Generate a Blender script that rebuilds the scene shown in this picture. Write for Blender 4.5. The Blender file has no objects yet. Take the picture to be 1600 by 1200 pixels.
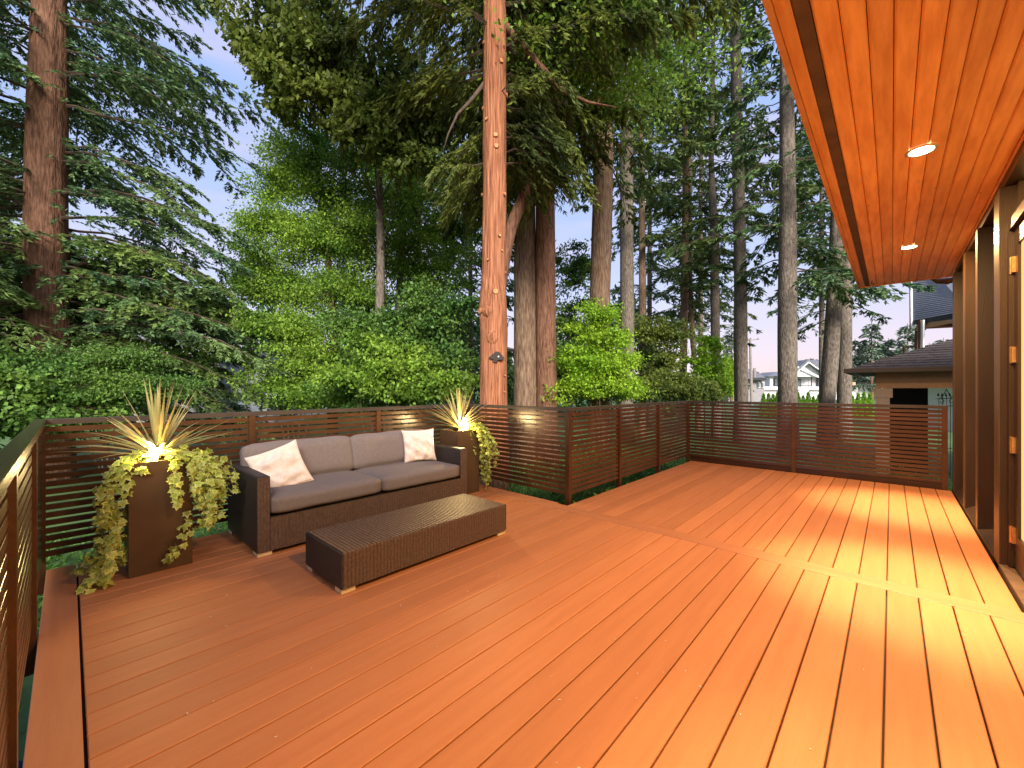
import bpy, math, random
import numpy as np

random.seed(7)
RNG = np.random.default_rng(11)
sc = bpy.context.scene
COL = sc.collection
PI = math.pi

# ------------------------------------------------------------------ camera
CAM_H = 1.27
YAW = math.atan(593 / 641)
cam_d = bpy.data.cameras.new('camera')
cam = bpy.data.objects.new('camera', cam_d)
COL.objects.link(cam)
cam.location = (0, 0, CAM_H)
cam.rotation_euler = (PI / 2, 0, YAW)
cam_d.sensor_width = 36
cam_d.lens = 36 * 641 / 1600
cam_d.shift_y = 7 / 1600
cam_d.clip_start = 0.02
cam_d.clip_end = 2000
sc.camera = cam
FX, FY = -math.sin(YAW), math.cos(YAW)
RX, RY = math.cos(YAW), math.sin(YAW)


def at(px, py, d):
    """world point seen at photo pixel (1600 x 1200) at depth d metres"""
    l = (px - 800) / 641 * d
    return np.array((d * FX + l * RX, d * FY + l * RY, CAM_H - (py - 607) / 641 * d))


# ------------------------------------------------------------------ sky, sun, exposure
SUN_EL, SUN_AZ = math.radians(29), math.radians(126)   # azimuth measured from +Y towards +X
world = bpy.data.worlds.new('World')
sc.world = world
world.use_nodes = True
wn, wl = world.node_tree.nodes, world.node_tree.links
wn.clear()
out = wn.new('ShaderNodeOutputWorld')
skyt = wn.new('ShaderNodeTexSky')
skyt.sky_type = 'NISHITA'
skyt.sun_disc = False
skyt.sun_elevation = SUN_EL
skyt.sun_rotation = SUN_AZ
bg1 = wn.new('ShaderNodeBackground'); bg1.inputs[1].default_value = 0.02
wl.new(skyt.outputs[0], bg1.inputs[0])
tc = wn.new('ShaderNodeTexCoord')
sep = wn.new('ShaderNodeSeparateXYZ'); wl.new(tc.outputs['Generated'], sep.inputs[0])
mp = wn.new('ShaderNodeMapping'); mp.inputs['Scale'].default_value = (1.2, 1.2, 6.5)
wl.new(tc.outputs['Generated'], mp.inputs[0])
nz = wn.new('ShaderNodeTexNoise'); nz.inputs['Scale'].default_value = 2.3; nz.inputs['Detail'].default_value = 6
wl.new(mp.outputs[0], nz.inputs[0])
mr = wn.new('ShaderNodeMapRange'); mr.inputs[1].default_value = .46; mr.inputs[2].default_value = .7
wl.new(nz.outputs[0], mr.inputs[0])
ramp = wn.new('ShaderNodeValToRGB')
wl.new(sep.outputs[2], ramp.inputs[0])
E = ramp.color_ramp.elements
E[0].position = 0.0; E[0].color = (0.52, 0.39, 0.38, 1)
E[1].position = 1.0; E[1].color = (0.20, 0.29, 0.52, 1)
for p, c in ((.07, (.48, .385, .44, 1)), (.2, (.36, .38, .53, 1)), (.45, (.235, .315, .53, 1))):
    e = E.new(p); e.color = c
mixc = wn.new('ShaderNodeMixRGB'); mixc.inputs[2].default_value = (.47, .40, .51, 1)
mm = wn.new('ShaderNodeMath'); mm.operation = 'MULTIPLY'; mm.inputs[1].default_value = .6
wl.new(mr.outputs[0], mm.inputs[0]); wl.new(mm.outputs[0], mixc.inputs[0])
wl.new(ramp.outputs[0], mixc.inputs[1])
bg2 = wn.new('ShaderNodeBackground'); bg2.inputs[1].default_value = 1.16
wl.new(mixc.outputs[0], bg2.inputs[0])
add = wn.new('ShaderNodeAddShader')
wl.new(bg1.outputs[0], add.inputs[0]); wl.new(bg2.outputs[0], add.inputs[1])
wl.new(add.outputs[0], out.inputs[0])

sd = bpy.data.lights.new('sun', 'SUN')
sd.energy = 5.0; sd.angle = math.radians(22); sd.color = (1, .90, .78)
sun = bpy.data.objects.new('sun', sd); COL.objects.link(sun)
# lamp points along -Z; the sun stands at azimuth SUN_AZ from +Y
sun.rotation_euler = (PI / 2 - SUN_EL, 0, PI - SUN_AZ)
sc.view_settings.view_transform = 'Standard'
sc.view_settings.look = 'None'
sc.view_settings.exposure = 0.58
sc.view_settings.gamma = 1
sc.view_settings.use_curve_mapping = False
try:
    sc.cycles.max_bounces = 7
    sc.cycles.diffuse_bounces = 4
    sc.cycles.transparent_max_bounces = 6
    sc.cycles.sample_clamp_indirect = 6
    sc.cycles.use_denoising = True
except Exception:
    pass
WARM = (1.0, .60, .24)


# ------------------------------------------------------------------ materials
def mat(name, col, rough=.6, col2=None, scale=8, stretch=(1, 1, 1), bump=0, bscale=None, metal=0, spec=.5,
        detail=5, lo=.35, hi=.65, island=0, wave=None, coat=0, objrand=0, knots=0):
    m = bpy.data.materials.new(name); m.use_nodes = True
    n, l = m.node_tree.nodes, m.node_tree.links
    b = n['Principled BSDF']
    b.inputs['Roughness'].default_value = rough
    b.inputs['Metallic'].default_value = metal
    b.inputs['Specular IOR Level'].default_value = spec
    if coat: b.inputs['Coat Weight'].default_value = coat
    b.inputs['Base Color'].default_value = (*col, 1)
    cur = None
    t = n.new('ShaderNodeTexCoord'); mpg = n.new('ShaderNodeMapping')
    mpg.inputs['Scale'].default_value = stretch
    l.new(t.outputs['Object'], mpg.inputs[0])
    if col2:
        nz = n.new('ShaderNodeTexNoise'); nz.inputs['Scale'].default_value = scale
        nz.inputs['Detail'].default_value = detail; nz.inputs['Roughness'].default_value = .6
        l.new(mpg.outputs[0], nz.inputs[0])
        r = n.new('ShaderNodeMapRange'); r.inputs[1].default_value = lo; r.inputs[2].default_value = hi
        l.new(nz.outputs[0], r.inputs[0])
        mx = n.new('ShaderNodeMixRGB'); mx.inputs[1].default_value = (*col, 1); mx.inputs[2].default_value = (*col2, 1)
        l.new(r.outputs[0], mx.inputs[0]); cur = mx.outputs[0]
    if knots:
        mk = n.new('ShaderNodeMapping'); mk.inputs['Scale'].default_value = (1, .55, 1)
        l.new(t.outputs['Object'], mk.inputs[0])
        vo = n.new('ShaderNodeTexVoronoi'); vo.inputs['Scale'].default_value = knots
        l.new(mk.outputs[0], vo.inputs[0])
        rk = n.new('ShaderNodeMapRange'); rk.inputs[1].default_value = .03; rk.inputs[2].default_value = .085
        rk.inputs[3].default_value = .8; rk.inputs[4].default_value = 0
        l.new(vo.outputs['Distance'], rk.inputs[0])
        mk2 = n.new('ShaderNodeMixRGB'); mk2.inputs[2].default_value = (col[0] * .3, col[1] * .22, col[2] * .15, 1)
        l.new(rk.outputs[0], mk2.inputs[0]); l.new(cur, mk2.inputs[1]); cur = mk2.outputs[0]
    if island or objrand:
        if island:
            g = n.new('ShaderNodeNewGeometry'); src = g.outputs['Random Per Island']; k = island
        else:
            g = n.new('ShaderNodeObjectInfo'); src = g.outputs['Random']; k = objrand
        r2 = n.new('ShaderNodeMapRange'); r2.inputs[3].default_value = 1 - k; r2.inputs[4].default_value = 1 + k
        l.new(src, r2.inputs[0])
        hs = n.new('ShaderNodeHueSaturation'); l.new(r2.outputs[0], hs.inputs['Value'])
        if cur: l.new(cur, hs.inputs['Color'])
        else: hs.inputs['Color'].default_value = (*col, 1)
        cur = hs.outputs[0]
    if cur: l.new(cur, b.inputs['Base Color'])
    if bump:
        bn = n.new('ShaderNodeTexNoise'); bn.inputs['Scale'].default_value = bscale or scale * 3
        bn.inputs['Detail'].default_value = 6
        l.new(mpg.outputs[0], bn.inputs[0])
        src = bn.outputs[0]
        if wave:
            w = n.new('ShaderNodeTexWave'); w.bands_direction = wave[0]; w.inputs['Scale'].default_value = wave[1]
            w.inputs['Distortion'].default_value = wave[2]
            l.new(t.outputs['Object'], w.inputs[0])
            ad = n.new('ShaderNodeMath'); ad.operation = 'ADD'
            l.new(w.outputs[1], ad.inputs[0]); l.new(bn.outputs[0], ad.inputs[1]); src = ad.outputs[0]
        bp = n.new('ShaderNodeBump'); bp.inputs['Strength'].default_value = bump
        bp.inputs['Distance'].default_value = .03 if 'bark' in name else .01
        l.new(src, bp.inputs['Height']); l.new(bp.outputs[0], b.inputs['Normal'])
    return m


def leafmat(name, c1, c2, trans=.35, scale=1.2, isl=.5, rough=.5):
    m = bpy.data.materials.new(name); m.use_nodes = True
    n, l = m.node_tree.nodes, m.node_tree.links
    b = n['Principled BSDF']; o = n['Material Output']
    b.inputs['Roughness'].default_value = rough
    b.inputs['Specular IOR Level'].default_value = .3
    t = n.new('ShaderNodeTexCoord')
    nz = n.new('ShaderNodeTexNoise'); nz.inputs['Scale'].default_value = scale; nz.inputs['Detail'].default_value = 4
    l.new(t.outputs['Object'], nz.inputs[0])
    r = n.new('ShaderNodeMapRange'); r.inputs[1].default_value = .38; r.inputs[2].default_value = .62
    l.new(nz.outputs[0], r.inputs[0])
    mx = n.new('ShaderNodeMixRGB'); mx.inputs[1].default_value = (*c1, 1); mx.inputs[2].default_value = (*c2, 1)  # patches of lighter leaf colour also imitate uneven light
    l.new(r.outputs[0], mx.inputs[0])
    g = n.new('ShaderNodeNewGeometry')
    r2 = n.new('ShaderNodeMapRange'); r2.inputs[3].default_value = 1 - isl; r2.inputs[4].default_value = 1 + isl
    l.new(g.outputs['Random Per Island'], r2.inputs[0])
    hs = n.new('ShaderNodeHueSaturation'); l.new(r2.outputs[0], hs.inputs['Value']); l.new(mx.outputs[0], hs.inputs['Color'])
    l.new(hs.outputs[0], b.inputs['Base Color'])
    tr = n.new('ShaderNodeBsdfTranslucent'); l.new(hs.outputs[0], tr.inputs[0])
    ms = n.new('ShaderNodeMixShader'); ms.inputs[0].default_value = trans
    l.new(b.outputs[0], ms.inputs[1]); l.new(tr.outputs[0], ms.inputs[2]); l.new(ms.outputs[0], o.inputs[0])
    return m


def emitmat(name, col, s):
    m = bpy.data.materials.new(name); m.use_nodes = True
    n, l = m.node_tree.nodes, m.node_tree.links
    n.remove(n['Principled BSDF'])
    e = n.new('ShaderNodeEmission'); e.inputs[0].default_value = (*col, 1); e.inputs[1].default_value = s
    l.new(e.outputs[0], n['Material Output'].inputs[0])
    return m


M = {}
M['deck'] = mat('composite_decking', (.49, .195, .078), .50, (.43, .162, .063), 2.2, (10, .8, 1), bump=.25, bscale=45, objrand=.11, spec=.3, lo=.3, hi=.7, detail=8)
M['deckx'] = mat('composite_border', (.47, .185, .074), .50, (.42, .156, .061), 2.2, (.8, 10, 1), bump=.12, bscale=60, spec=.45)
M['divider'] = mat('composite_divider', (.46, .182, .073), .50, (.40, .152, .060), 2.2, (.8, 10, 1), bump=.2, bscale=50)
M['under'] = mat('deck_framing', (.03, .02, .014), .9)
M['fence'] = mat('brown_fence_paint', (.078, .030, .011), .28, (.050, .019, .008), 5, (1, 1, 1), bump=.10, bscale=40, spec=.6, objrand=.12)
M['rail'] = mat('dark_cap_paint', (.060, .044, .034), .22, (.045, .034, .028), 6, bump=.1, bscale=50, spec=.6)
M['soffit'] = mat('stained_hemlock', (.93, .44, .135), .42, (.72, .28, .072), 2.4, (9, 1.0, 1), bump=.12, bscale=30, objrand=.15, detail=9, spec=.5, lo=.34, hi=.64, knots=6.5)
M['fascia'] = mat('fascia_wood', (.66, .30, .10), .5, (.5, .2, .07), 3, (1, 1, 1))
M['vent'] = mat('vent_strip', (.12, .06, .03), .6, (.07, .035, .02), 8)
M['housewood'] = mat('brown_house_timber', (.034, .0145, .0045), .40, (.022, .009, .003), 3, (4, 4, .5), bump=.1, bscale=30, spec=.5)
M['housewood2'] = mat('pale_side_timber', (.085, .04, .014), .45, (.06, .028, .01), 3, (4, 4, .5), bump=.08)
M['brass'] = mat('brass_hinge', (.72, .40, .16), .35, (.5, .26, .1), 20, metal=.9)
M['copper'] = mat('copper_pipe', (.22, .09, .04), .4, (.14, .06, .03), 9, metal=.4)
M['wicker'] = mat('brown_wicker', (.205, .125, .072), .45, (.12, .070, .040), 60, bump=.7, bscale=90, wave=('Z', 60, 1.0), spec=.4, detail=2)
M['wickerd'] = mat('brown_wicker_weave', (.050, .038, .030), .55, (.022, .017, .014), 110, (1, 1, 1), bump=.8, bscale=160, spec=.35, detail=1)
M['cushion'] = mat('taupe_cushion_fabric', (.180, .148, .138), .9, (.158, .130, .121), 40, bump=.18, bscale=350, spec=.15)
M['pillow'] = mat('cream_crushed_fabric', (.72, .60, .53), .75, (.64, .53, .46), 30, bump=.5, bscale=60, spec=.2)
M['foot'] = mat('pale_foot', (.72, .60, .40), .45, (.6, .5, .33), 20)
M['planter'] = mat('brown_metal_planter', (.085, .046, .022), .42, (.065, .036, .018), 5, spec=.5)
M['soil'] = mat('potting_soil', (.03, .02, .012), .95, (.06, .04, .025), 60, bump=.8)
M['stem'] = mat('plant_stem', (.16, .07, .035), .7, (.09, .05, .02), 30)
M['bark_red'] = mat('cedar_bark', (.56, .250, .130), .85, (.20, .072, .036), 6, (8, 8, .30), bump=1.0, bscale=7, detail=9, spec=.15, lo=.30, hi=.62)
M['bark_brown'] = mat('fir_bark_brown', (.27, .190, .130), .9, (.10, .058, .036), 6, (5, 5, .7), bump=1.0, bscale=7, detail=8, spec=.1)
M['bark_rust'] = mat('fir_bark_rust', (.25, .135, .086), .9, (.10, .048, .030), 6, (5, 5, .8), bump=1.0, bscale=7, detail=8, spec=.1)
M['bark_grey'] = mat('fir_bark_grey', (.24, .205, .17), .9, (.10, .080, .062), 6, (4, 4, 1.4), bump=1.0, bscale=7, detail=8, spec=.1)
M['knot'] = mat('cut_knot', (.70, .30, .12), .7, (.5, .2, .08), 30, bump=.3)
M['twig'] = mat('branch_wood', (.11, .075, .05), .9, (.06, .04, .028), 12, bump=.5)
M['spruce'] = leafmat('spruce_needles', (.080, .160, .072), (.170, .260, .088), .25, 1.1)
M['spruce2'] = leafmat('spruce_needles_light', (.11, .20, .065), (.21, .30, .075), .3, 1.3)
M['cedar'] = leafmat('cedar_sprays', (.060, .090, .022), (.175, .215, .036), .4, .8)
M['fir'] = leafmat('fir_needles', (.065, .135, .062), (.150, .235, .075), .25, .8)
M['firl'] = leafmat('fir_needles_olive', (.090, .150, .050), (.180, .240, .068), .3, .7)
M['leaf'] = leafmat('broad_leaf_green', (.14, .275, .035), (.29, .45, .06), .45, .9)
M['leafd'] = leafmat('broad_leaf_dark', (.07, .165, .036), (.165, .29, .052), .35, 1.2)
M['leafb'] = leafmat('broad_leaf_bright', (.22, .42, .028), (.36, .55, .05), .5, 1.1)
M['leafo'] = leafmat('broad_leaf_olive', (.090, .150, .030), (.190, .235, .042), .45, .9)
M['wood'] = leafmat('woodland_leaves', (.030, .080, .028), (.075, .160, .040), .2, .25)
M['hazefir'] = leafmat('far_fir', (.12, .175, .125), (.17, .235, .150), .2, .4)  # needles coloured paler, distance haze put into the tone
M['cord'] = leafmat('cordyline_blade', (.58, .48, .20), (.42, .40, .15), .35, 6, .2)
M['grass'] = mat('lawn', (.09, .17, .04), .9, (.05, .11, .03), .8, bump=.6, bscale=30)
M['blade'] = leafmat('grass_blades', (.10, .22, .04), (.16, .30, .06), .4, 1.5)
M['stucco'] = mat('tan_stucco', (.55, .36, .24), .85, (.48, .31, .20), 20, bump=.3, bscale=120)
M['cream'] = mat('cream_column', (.62, .50, .42), .8, (.55, .44, .36), 15, bump=.2)
M['shingle'] = mat('brown_shingle', (.15, .12, .105), .85, (.075, .060, .054), 5, (3, 3, 3), bump=.8, bscale=40, objrand=.2)
M['slate'] = mat('blue_grey_shingle', (.19, .205, .25), .8, (.11, .12, .15), 7, (3, 3, 3), bump=.8, bscale=30)
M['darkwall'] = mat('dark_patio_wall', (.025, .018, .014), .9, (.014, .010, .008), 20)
M['darkwood'] = mat('dark_stained_post', (.16, .065, .035), .6, (.10, .04, .024), 6)
M['gutter'] = mat('brown_gutter', (.055, .040, .032), .5)
M['white'] = mat('white_siding', (.78, .78, .80), .7, (.70, .70, .72), 3, bump=.2, wave=('Z', 3.2, 0))
M['trimw'] = mat('white_trim', (.82, .81, .80), .6)
M['black'] = mat('black_trim', (.02, .02, .024), .5)
M['roofg'] = mat('grey_roof', (.17, .18, .21), .85, (.12, .13, .155), 2, bump=.5)
M['siding'] = mat('grey_siding', (.30, .29, .31), .8, (.24, .23, .25), 4, bump=.6, wave=('Z', 2.6, 0))
M['glass'] = mat('window_glass', (.10, .14, .16), .08, spec=.8)
M['pole'] = mat('weathered_pole', (.33, .28, .25), .85, (.22, .18, .16), 8)
M['tub'] = mat('blue_plastic', (.02, .10, .22), .4)
M['lampglow'] = emitmat('lamp_lens', (1, .80, .50), 22)
M['can'] = mat('lamp_ring', (.60, .40, .25), .35, metal=.3)
M['pane'] = emitmat('pane_glow', (1, .60, .20), .82)  # glow put into the door panes for the light indoors
M['boxdark'] = mat('dark_weathered_box', (.035, .022, .016), .7, (.02, .014, .01), 20, bump=.4)

# variegated ivy: pale margin, green heart (leaf mesh spans -1..1 in its own space)
def ivymat():
    m = bpy.data.materials.new('variegated_ivy'); m.use_nodes = True
    n, l = m.node_tree.nodes, m.node_tree.links
    b = n['Principled BSDF']; o = n['Material Output']
    b.inputs['Roughness'].default_value = .42
    at_ = n.new('ShaderNodeAttribute'); at_.attribute_name = 'rim'
    t = n.new('ShaderNodeTexCoord'); nz = n.new('ShaderNodeTexNoise'); nz.inputs['Scale'].default_value = 38
    l.new(t.outputs['Object'], nz.inputs[0])
    ad = n.new('ShaderNodeMath'); ad.operation = 'ADD'; l.new(at_.outputs['Fac'], ad.inputs[0])
    mu = n.new('ShaderNodeMath'); mu.operation = 'MULTIPLY'; mu.inputs[1].default_value = .9
    l.new(nz.outputs[0], mu.inputs[0]); l.new(mu.outputs[0], ad.inputs[1])
    r = n.new('ShaderNodeMapRange'); r.inputs[1].default_value = .45; r.inputs[2].default_value = 1.55
    l.new(ad.outputs[0], r.inputs[0])
    mx = n.new('ShaderNodeMixRGB'); mx.inputs[1].default_value = (.25, .36, .05, 1); mx.inputs[2].default_value = (.62, .62, .17, 1)
    l.new(r.outputs[0], mx.inputs[0])
    oi = n.new('ShaderNodeNewGeometry'); oi2 = n.new('ShaderNodeObjectInfo')
    a2 = n.new('ShaderNodeMath'); a2.operation = 'ADD'; l.new(oi.outputs['Random Per Island'], a2.inputs[0]); l.new(oi2.outputs['Random'], a2.inputs[1])
    r2 = n.new('ShaderNodeMapRange'); r2.inputs[2].default_value = 2; r2.inputs[3].default_value = .6; r2.inputs[4].default_value = 1.35
    l.new(a2.outputs[0], r2.inputs[0])
    hs = n.new('ShaderNodeHueSaturation'); l.new(r2.outputs[0], hs.inputs['Value']); l.new(mx.outputs[0], hs.inputs['Color'])
    l.new(hs.outputs[0], b.inputs['Base Color'])
    tr = n.new('ShaderNodeBsdfTranslucent'); l.new(hs.outputs[0], tr.inputs[0])
    ms = n.new('ShaderNodeMixShader'); ms.inputs[0].default_value = .3
    l.new(b.outputs[0], ms.inputs[1]); l.new(tr.outputs[0], ms.inputs[2]); l.new(ms.outputs[0], o.inputs[0])
    return m
M['ivy'] = ivymat()


# ------------------------------------------------------------------ scene helpers
def tag(o, label=None, cat=None, group=None, kind=None):
    if label: o['label'] = label
    if cat: o['category'] = cat
    if group: o['group'] = group
    if kind: o['kind'] = kind
    return o


def thing(name, label, cat, loc=(0, 0, 0), group=None, kind=None):
    o = bpy.data.objects.new(name, None); COL.objects.link(o)
    o.location = tuple(float(v) for v in loc)
    o.empty_display_size = .1
    return tag(o, label, cat, group, kind)


def world_loc(o):
    p = np.zeros(3)
    while o is not None:
        p += np.array(o.location); o = o.parent
    return p


class MB:
    """collects geometry in world coordinates, builds it as one mesh object"""
    def __init__(s): s.V = []; s.F = []; s.n = 0

    def add(s, v, f):
        v = np.asarray(v, float).reshape(-1, 3)
        s.V.append(v)
        for q in f: s.F.append([int(i) + s.n for i in q])
        s.n += len(v)
        return s

    def box(s, x0, x1, y0, y1, z0, z1, ch=0):
        if ch:   # chamfered top and side edges
            a = ch
            v = [(x0, y0, z0), (x1, y0, z0), (x1, y1, z0), (x0, y1, z0),
                 (x0, y0, z1 - a), (x1, y0, z1 - a), (x1, y1, z1 - a), (x0, y1, z1 - a),
                 (x0 + a, y0 + a, z1), (x1 - a, y0 + a, z1), (x1 - a, y1 - a, z1), (x0 + a, y1 - a, z1)]
            f = [(3, 2, 1, 0), (0, 1, 5, 4), (1, 2, 6, 5), (2, 3, 7, 6), (3, 0, 4, 7),
                 (4, 5, 9, 8), (5, 6, 10, 9), (6, 7, 11, 10), (7, 4, 8, 11), (8, 9, 10, 11)]
        else:
            v = [(x0, y0, z0), (x1, y0, z0), (x1, y1, z0), (x0, y1, z0), (x0, y0, z1), (x1, y0, z1), (x1, y1, z1), (x0, y1, z1)]
            f = [(3, 2, 1, 0), (4, 5, 6, 7), (0, 1, 5, 4), (1, 2, 6, 5), (2, 3, 7, 6), (3, 0, 4, 7)]
        return s.add(v, f)

    def obox(s, c, u, v, w):
        """box round centre c with half-axis vectors u, v, w"""
        c, u, v, w = (np.asarray(a, float) for a in (c, u, v, w))
        P = [c + a * u + b * v + d * w for d in (-1, 1) for (a, b) in ((-1, -1), (1, -1), (1, 1), (-1, 1))]
        f = [(3, 2, 1, 0), (4, 5, 6, 7), (0, 1, 5, 4), (1, 2, 6, 5), (2, 3, 7, 6), (3, 0, 4, 7)]
        if np.dot(np.cross(u, v), w) < 0: f = [q[::-1] for q in f]
        return s.add(P, f)

    def poly(s, pts, thick):
        """solid plate: polygon pts extruded by the vector thick"""
        P = [np.asarray(p, float) for p in pts]; n = len(P); t = np.asarray(thick, float)
        v = P + [p + t for p in P]
        f = [tuple(range(n))[::-1], tuple(range(n, 2 * n))] + [(i, (i + 1) % n, n + (i + 1) % n, n + i) for i in range(n)]
        nn = np.cross(P[1] - P[0], P[2] - P[1])
        if np.dot(nn, t) < 0: f = [q[::-1] for q in f]
        return s.add(v, f)

    def tube(s, pts, rad, sides=8, rough=0, seed=0, cap=True):
        P = np.asarray(pts, float); n = len(P)
        R = np.broadcast_to(np.asarray(rad, float), (n,))
        T = np.gradient(P, axis=0); T /= np.linalg.norm(T, axis=1)[:, None] + 1e-9
        ref = np.array((1.0, 0, 0)) if abs(T[0][2]) > .7 else np.array((0, 0, 1.0))
        a = np.cross(T, ref); a /= np.linalg.norm(a, axis=1)[:, None] + 1e-9
        b = np.cross(T, a)
        th = np.linspace(0, 2 * PI, sides, endpoint=False)
        rr = np.ones((n, sides))
        if rough:
            rg = np.random.default_rng(seed)
            ph = rg.uniform(0, 6.28, 6)
            yy = np.arange(n)[:, None]
            for k in range(6):
                rr += rough * .5 * np.sin(th[None] * (2 + k) + ph[k] + yy * (.13 * (k - 2.5))) / (1 + k * .3)
            cn = rg.normal(0, 1, (n, sides))
            for _ in range(5): cn[1:-1] = (cn[:-2] + 2 * cn[1:-1] + cn[2:]) / 4
            rr += rough * (.75 * cn + .45 * rg.normal(0, 1, (1, sides)))
        V = P[:, None] + (a[:, None] * np.cos(th)[None, :, None] + b[:, None] * np.sin(th)[None, :, None]) * (R[:, None] * rr)[..., None]
        f = []
        for i in range(n - 1):
            for j in range(sides):
                k = (j + 1) % sides
                f.append((i * sides + j, (i + 1) * sides + j, (i + 1) * sides + k, i * sides + k))
        if cap:
            f.append(tuple(range(sides))); f.append(tuple(range((n - 1) * sides, n * sides))[::-1])
        return s.add(V.reshape(-1, 3), f)

    def build(s, name, m, parent=None, smooth=False, origin=None):
        V = np.concatenate(s.V) if s.V else np.zeros((0, 3))
        if origin is None: origin = world_loc(parent) if parent is not None else np.zeros(3)
        me = bpy.data.meshes.new(name)
        me.from_pydata((V - origin).tolist(), [], s.F)
        me.materials.append(m)
        if smooth: me.shade_smooth()
        o = bpy.data.objects.new(name, me); COL.objects.link(o)
        if parent is not None: o.parent = parent
        else: o.location = origin
        return o


def box(name, m, parent, x0, x1, y0, y1, z0, z1, ch=0):
    return MB().box(x0, x1, y0, y1, z0, z1, ch).build(name, m, parent)


def nrm(a): return a / (np.linalg.norm(a, axis=-1, keepdims=True) + 1e-9)


class Leaves:
    """many small leaf faces, joined"""
    def __init__(s): s.C = []

    def add(s, P, D, L, W, up=.0, fold=.0):
        """P bases (n,3), D unit directions, L lengths, W widths; up pulls leaf faces to lie flat"""
        n = len(P)
        if n == 0: return
        D = nrm(D)
        r = RNG.normal(size=(n, 3)); r[:, 2] += up * 4
        S = nrm(np.cross(D, r)); L = np.broadcast_to(L, (n,))[:, None]; W = np.broadcast_to(W, (n,))[:, None]
        mid = P + D * L * .45
        q = np.stack([P, mid + S * W * .5, P + D * L, mid - S * W * .5], 1)
        s.C.append(q)

    def count(s): return sum(len(c) for c in s.C)

    def build(s, name, m, parent=None, origin=None):
        V = np.concatenate(s.C).reshape(-1, 3)
        if origin is None: origin = world_loc(parent) if parent is not None else np.zeros(3)
        V = V - origin
        n = len(V); nf = n // 4
        me = bpy.data.meshes.new(name)
        me.vertices.add(n); me.vertices.foreach_set('co', V.astype(np.float32).ravel())
        me.loops.add(n); me.loops.foreach_set('vertex_index', np.arange(n, dtype=np.int32))
        me.polygons.add(nf); me.polygons.foreach_set('loop_start', np.arange(0, n, 4, dtype=np.int32))
        me.update(calc_edges=True)
        me.materials.append(m)
        o = bpy.data.objects.new(name, me); COL.objects.link(o)
        if parent is not None: o.parent = parent
        return o


def grid_mesh(fn, nu, nv, name, m, parent, closed=False):
    """fn(u,v) -> points; one smooth sheet"""
    u, v = np.meshgrid(np.linspace(0, 1, nu), np.linspace(0, 1, nv), indexing='ij')
    P = fn(u, v).reshape(-1, 3)
    f = [(i * nv + j, (i + 1) * nv + j, (i + 1) * nv + j + 1, i * nv + j + 1) for i in range(nu - 1) for j in range(nv - 1)]
    return MB().add(P, f).build(name, m, parent, True)


def copy_tree(o, loc=None, rz=None, scale=None, parent=None, label=None):
    c = o.copy(); COL.objects.link(c)
    if parent is not None: c.parent = parent
    if loc is not None: c.location = loc
    if rz is not None: c.rotation_euler = (0, 0, rz)
    if scale is not None: c.scale = (scale,) * 3
    if label: c['label'] = label
    for ch in list(o.children): copy_tree(ch, parent=c)
    return c


# ================================================================== GROUND
GZ = -0.62
me = MB()
N = 24
xs = np.concatenate([np.linspace(-600, -30, 5), np.linspace(-26, 30, 15), np.linspace(60, 600, 5)])
ys = np.concatenate([np.linspace(-600, -20, 4), np.linspace(-15, 40, 15), np.linspace(60, 900, 5)])
X, Y = np.meshgrid(xs, ys, indexing='ij')
Z = GZ + .05 * np.sin(X * .9 + 1) * np.sin(Y * .7)
Z[(X > -6) & (X < 3) & (Y > -3) & (Y < 10)] = GZ
P = np.stack([X, Y, Z], -1).reshape(-1, 3)
nv = len(ys)
gr = MB().add(P, [(i * nv + j, (i + 1) * nv + j, (i + 1) * nv + j + 1, i * nv + j + 1) for i in range(len(xs) - 1) for j in range(nv - 1)]).build('ground', M['grass'])
tag(gr, 'lawn and garden ground below the deck', None, None, 'structure')

# ================================================================== DECK
X_WALL, X_A, X_C, Y_DIV, Y_D, Y_L = .558, -4.335, -2.605, 3.505, 7.43, -.105
deck = thing('deck', 'reddish brown composite board deck in two sections', None, (0, 0, 0), None, 'structure')
PITCH = .1425


def planks(x0, x1, y0, y1):
    k0 = math.floor((x0 + .0225) / PITCH)
    k = k0
    while True:
        a = -.0225 + k * PITCH; b = a + PITCH
        if a > x1 - .01: break
        a2, b2 = max(a + .0033, x0), min(b - .0033, x1)
        if b2 - a2 > .03:
            dz = random.uniform(-.0006, .0006)
            MB().box(a2, b2, y0, y1, -.027, dz, .0032).build('plank', M['deck'], deck)
        k += 1


planks(X_A, X_WALL, .046, Y_DIV - .001)
planks(X_C, X_WALL, Y_DIV + .172, Y_D)
MB().box(X_A, X_WALL, Y_L, .036, -.027, .0005, .0025).build('border_board', M['deckx'], deck)
MB().box(X_A, X_WALL, Y_DIV + .002, Y_DIV + .164, -.027, .0018, .0035).build('divider_board', M['divider'], deck)
MB().box(X_A, -2.72, Y_DIV + .169, Y_DIV + .20, -.027, 0, .002).build('divider_board', M['deckx'], deck)
under = MB().box(X_A + .03, X_WALL, Y_L + .03, Y_DIV + .15, -.20, -.034)
under.box(X_C + .03, X_WALL, Y_DIV + .152, Y_D - .03, -.20, -.034).build('frame', M['under'], deck)
MB().box(X_A, X_A + .025, Y_L, Y_DIV + .2, -.22, -.03).box(X_C, X_C + .025, Y_DIV + .21, Y_D, -.22, -.03).build('fascia_board', M['deckx'], deck)
for (x, y) in ((-4.2, .1), (-4.2, 1.8), (-4.2, 3.4), (-2.4, .1), (-.8, .1), (-2.45, 5.5), (-2.45, 7.2), (-.8, 7.2)):
    MB().box(x - .07, x + .07, y - .07, y + .07, GZ - .1, -.2).build('support_post', M['under'], deck)

# ================================================================== FENCES
TOPZ = 1.055


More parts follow.
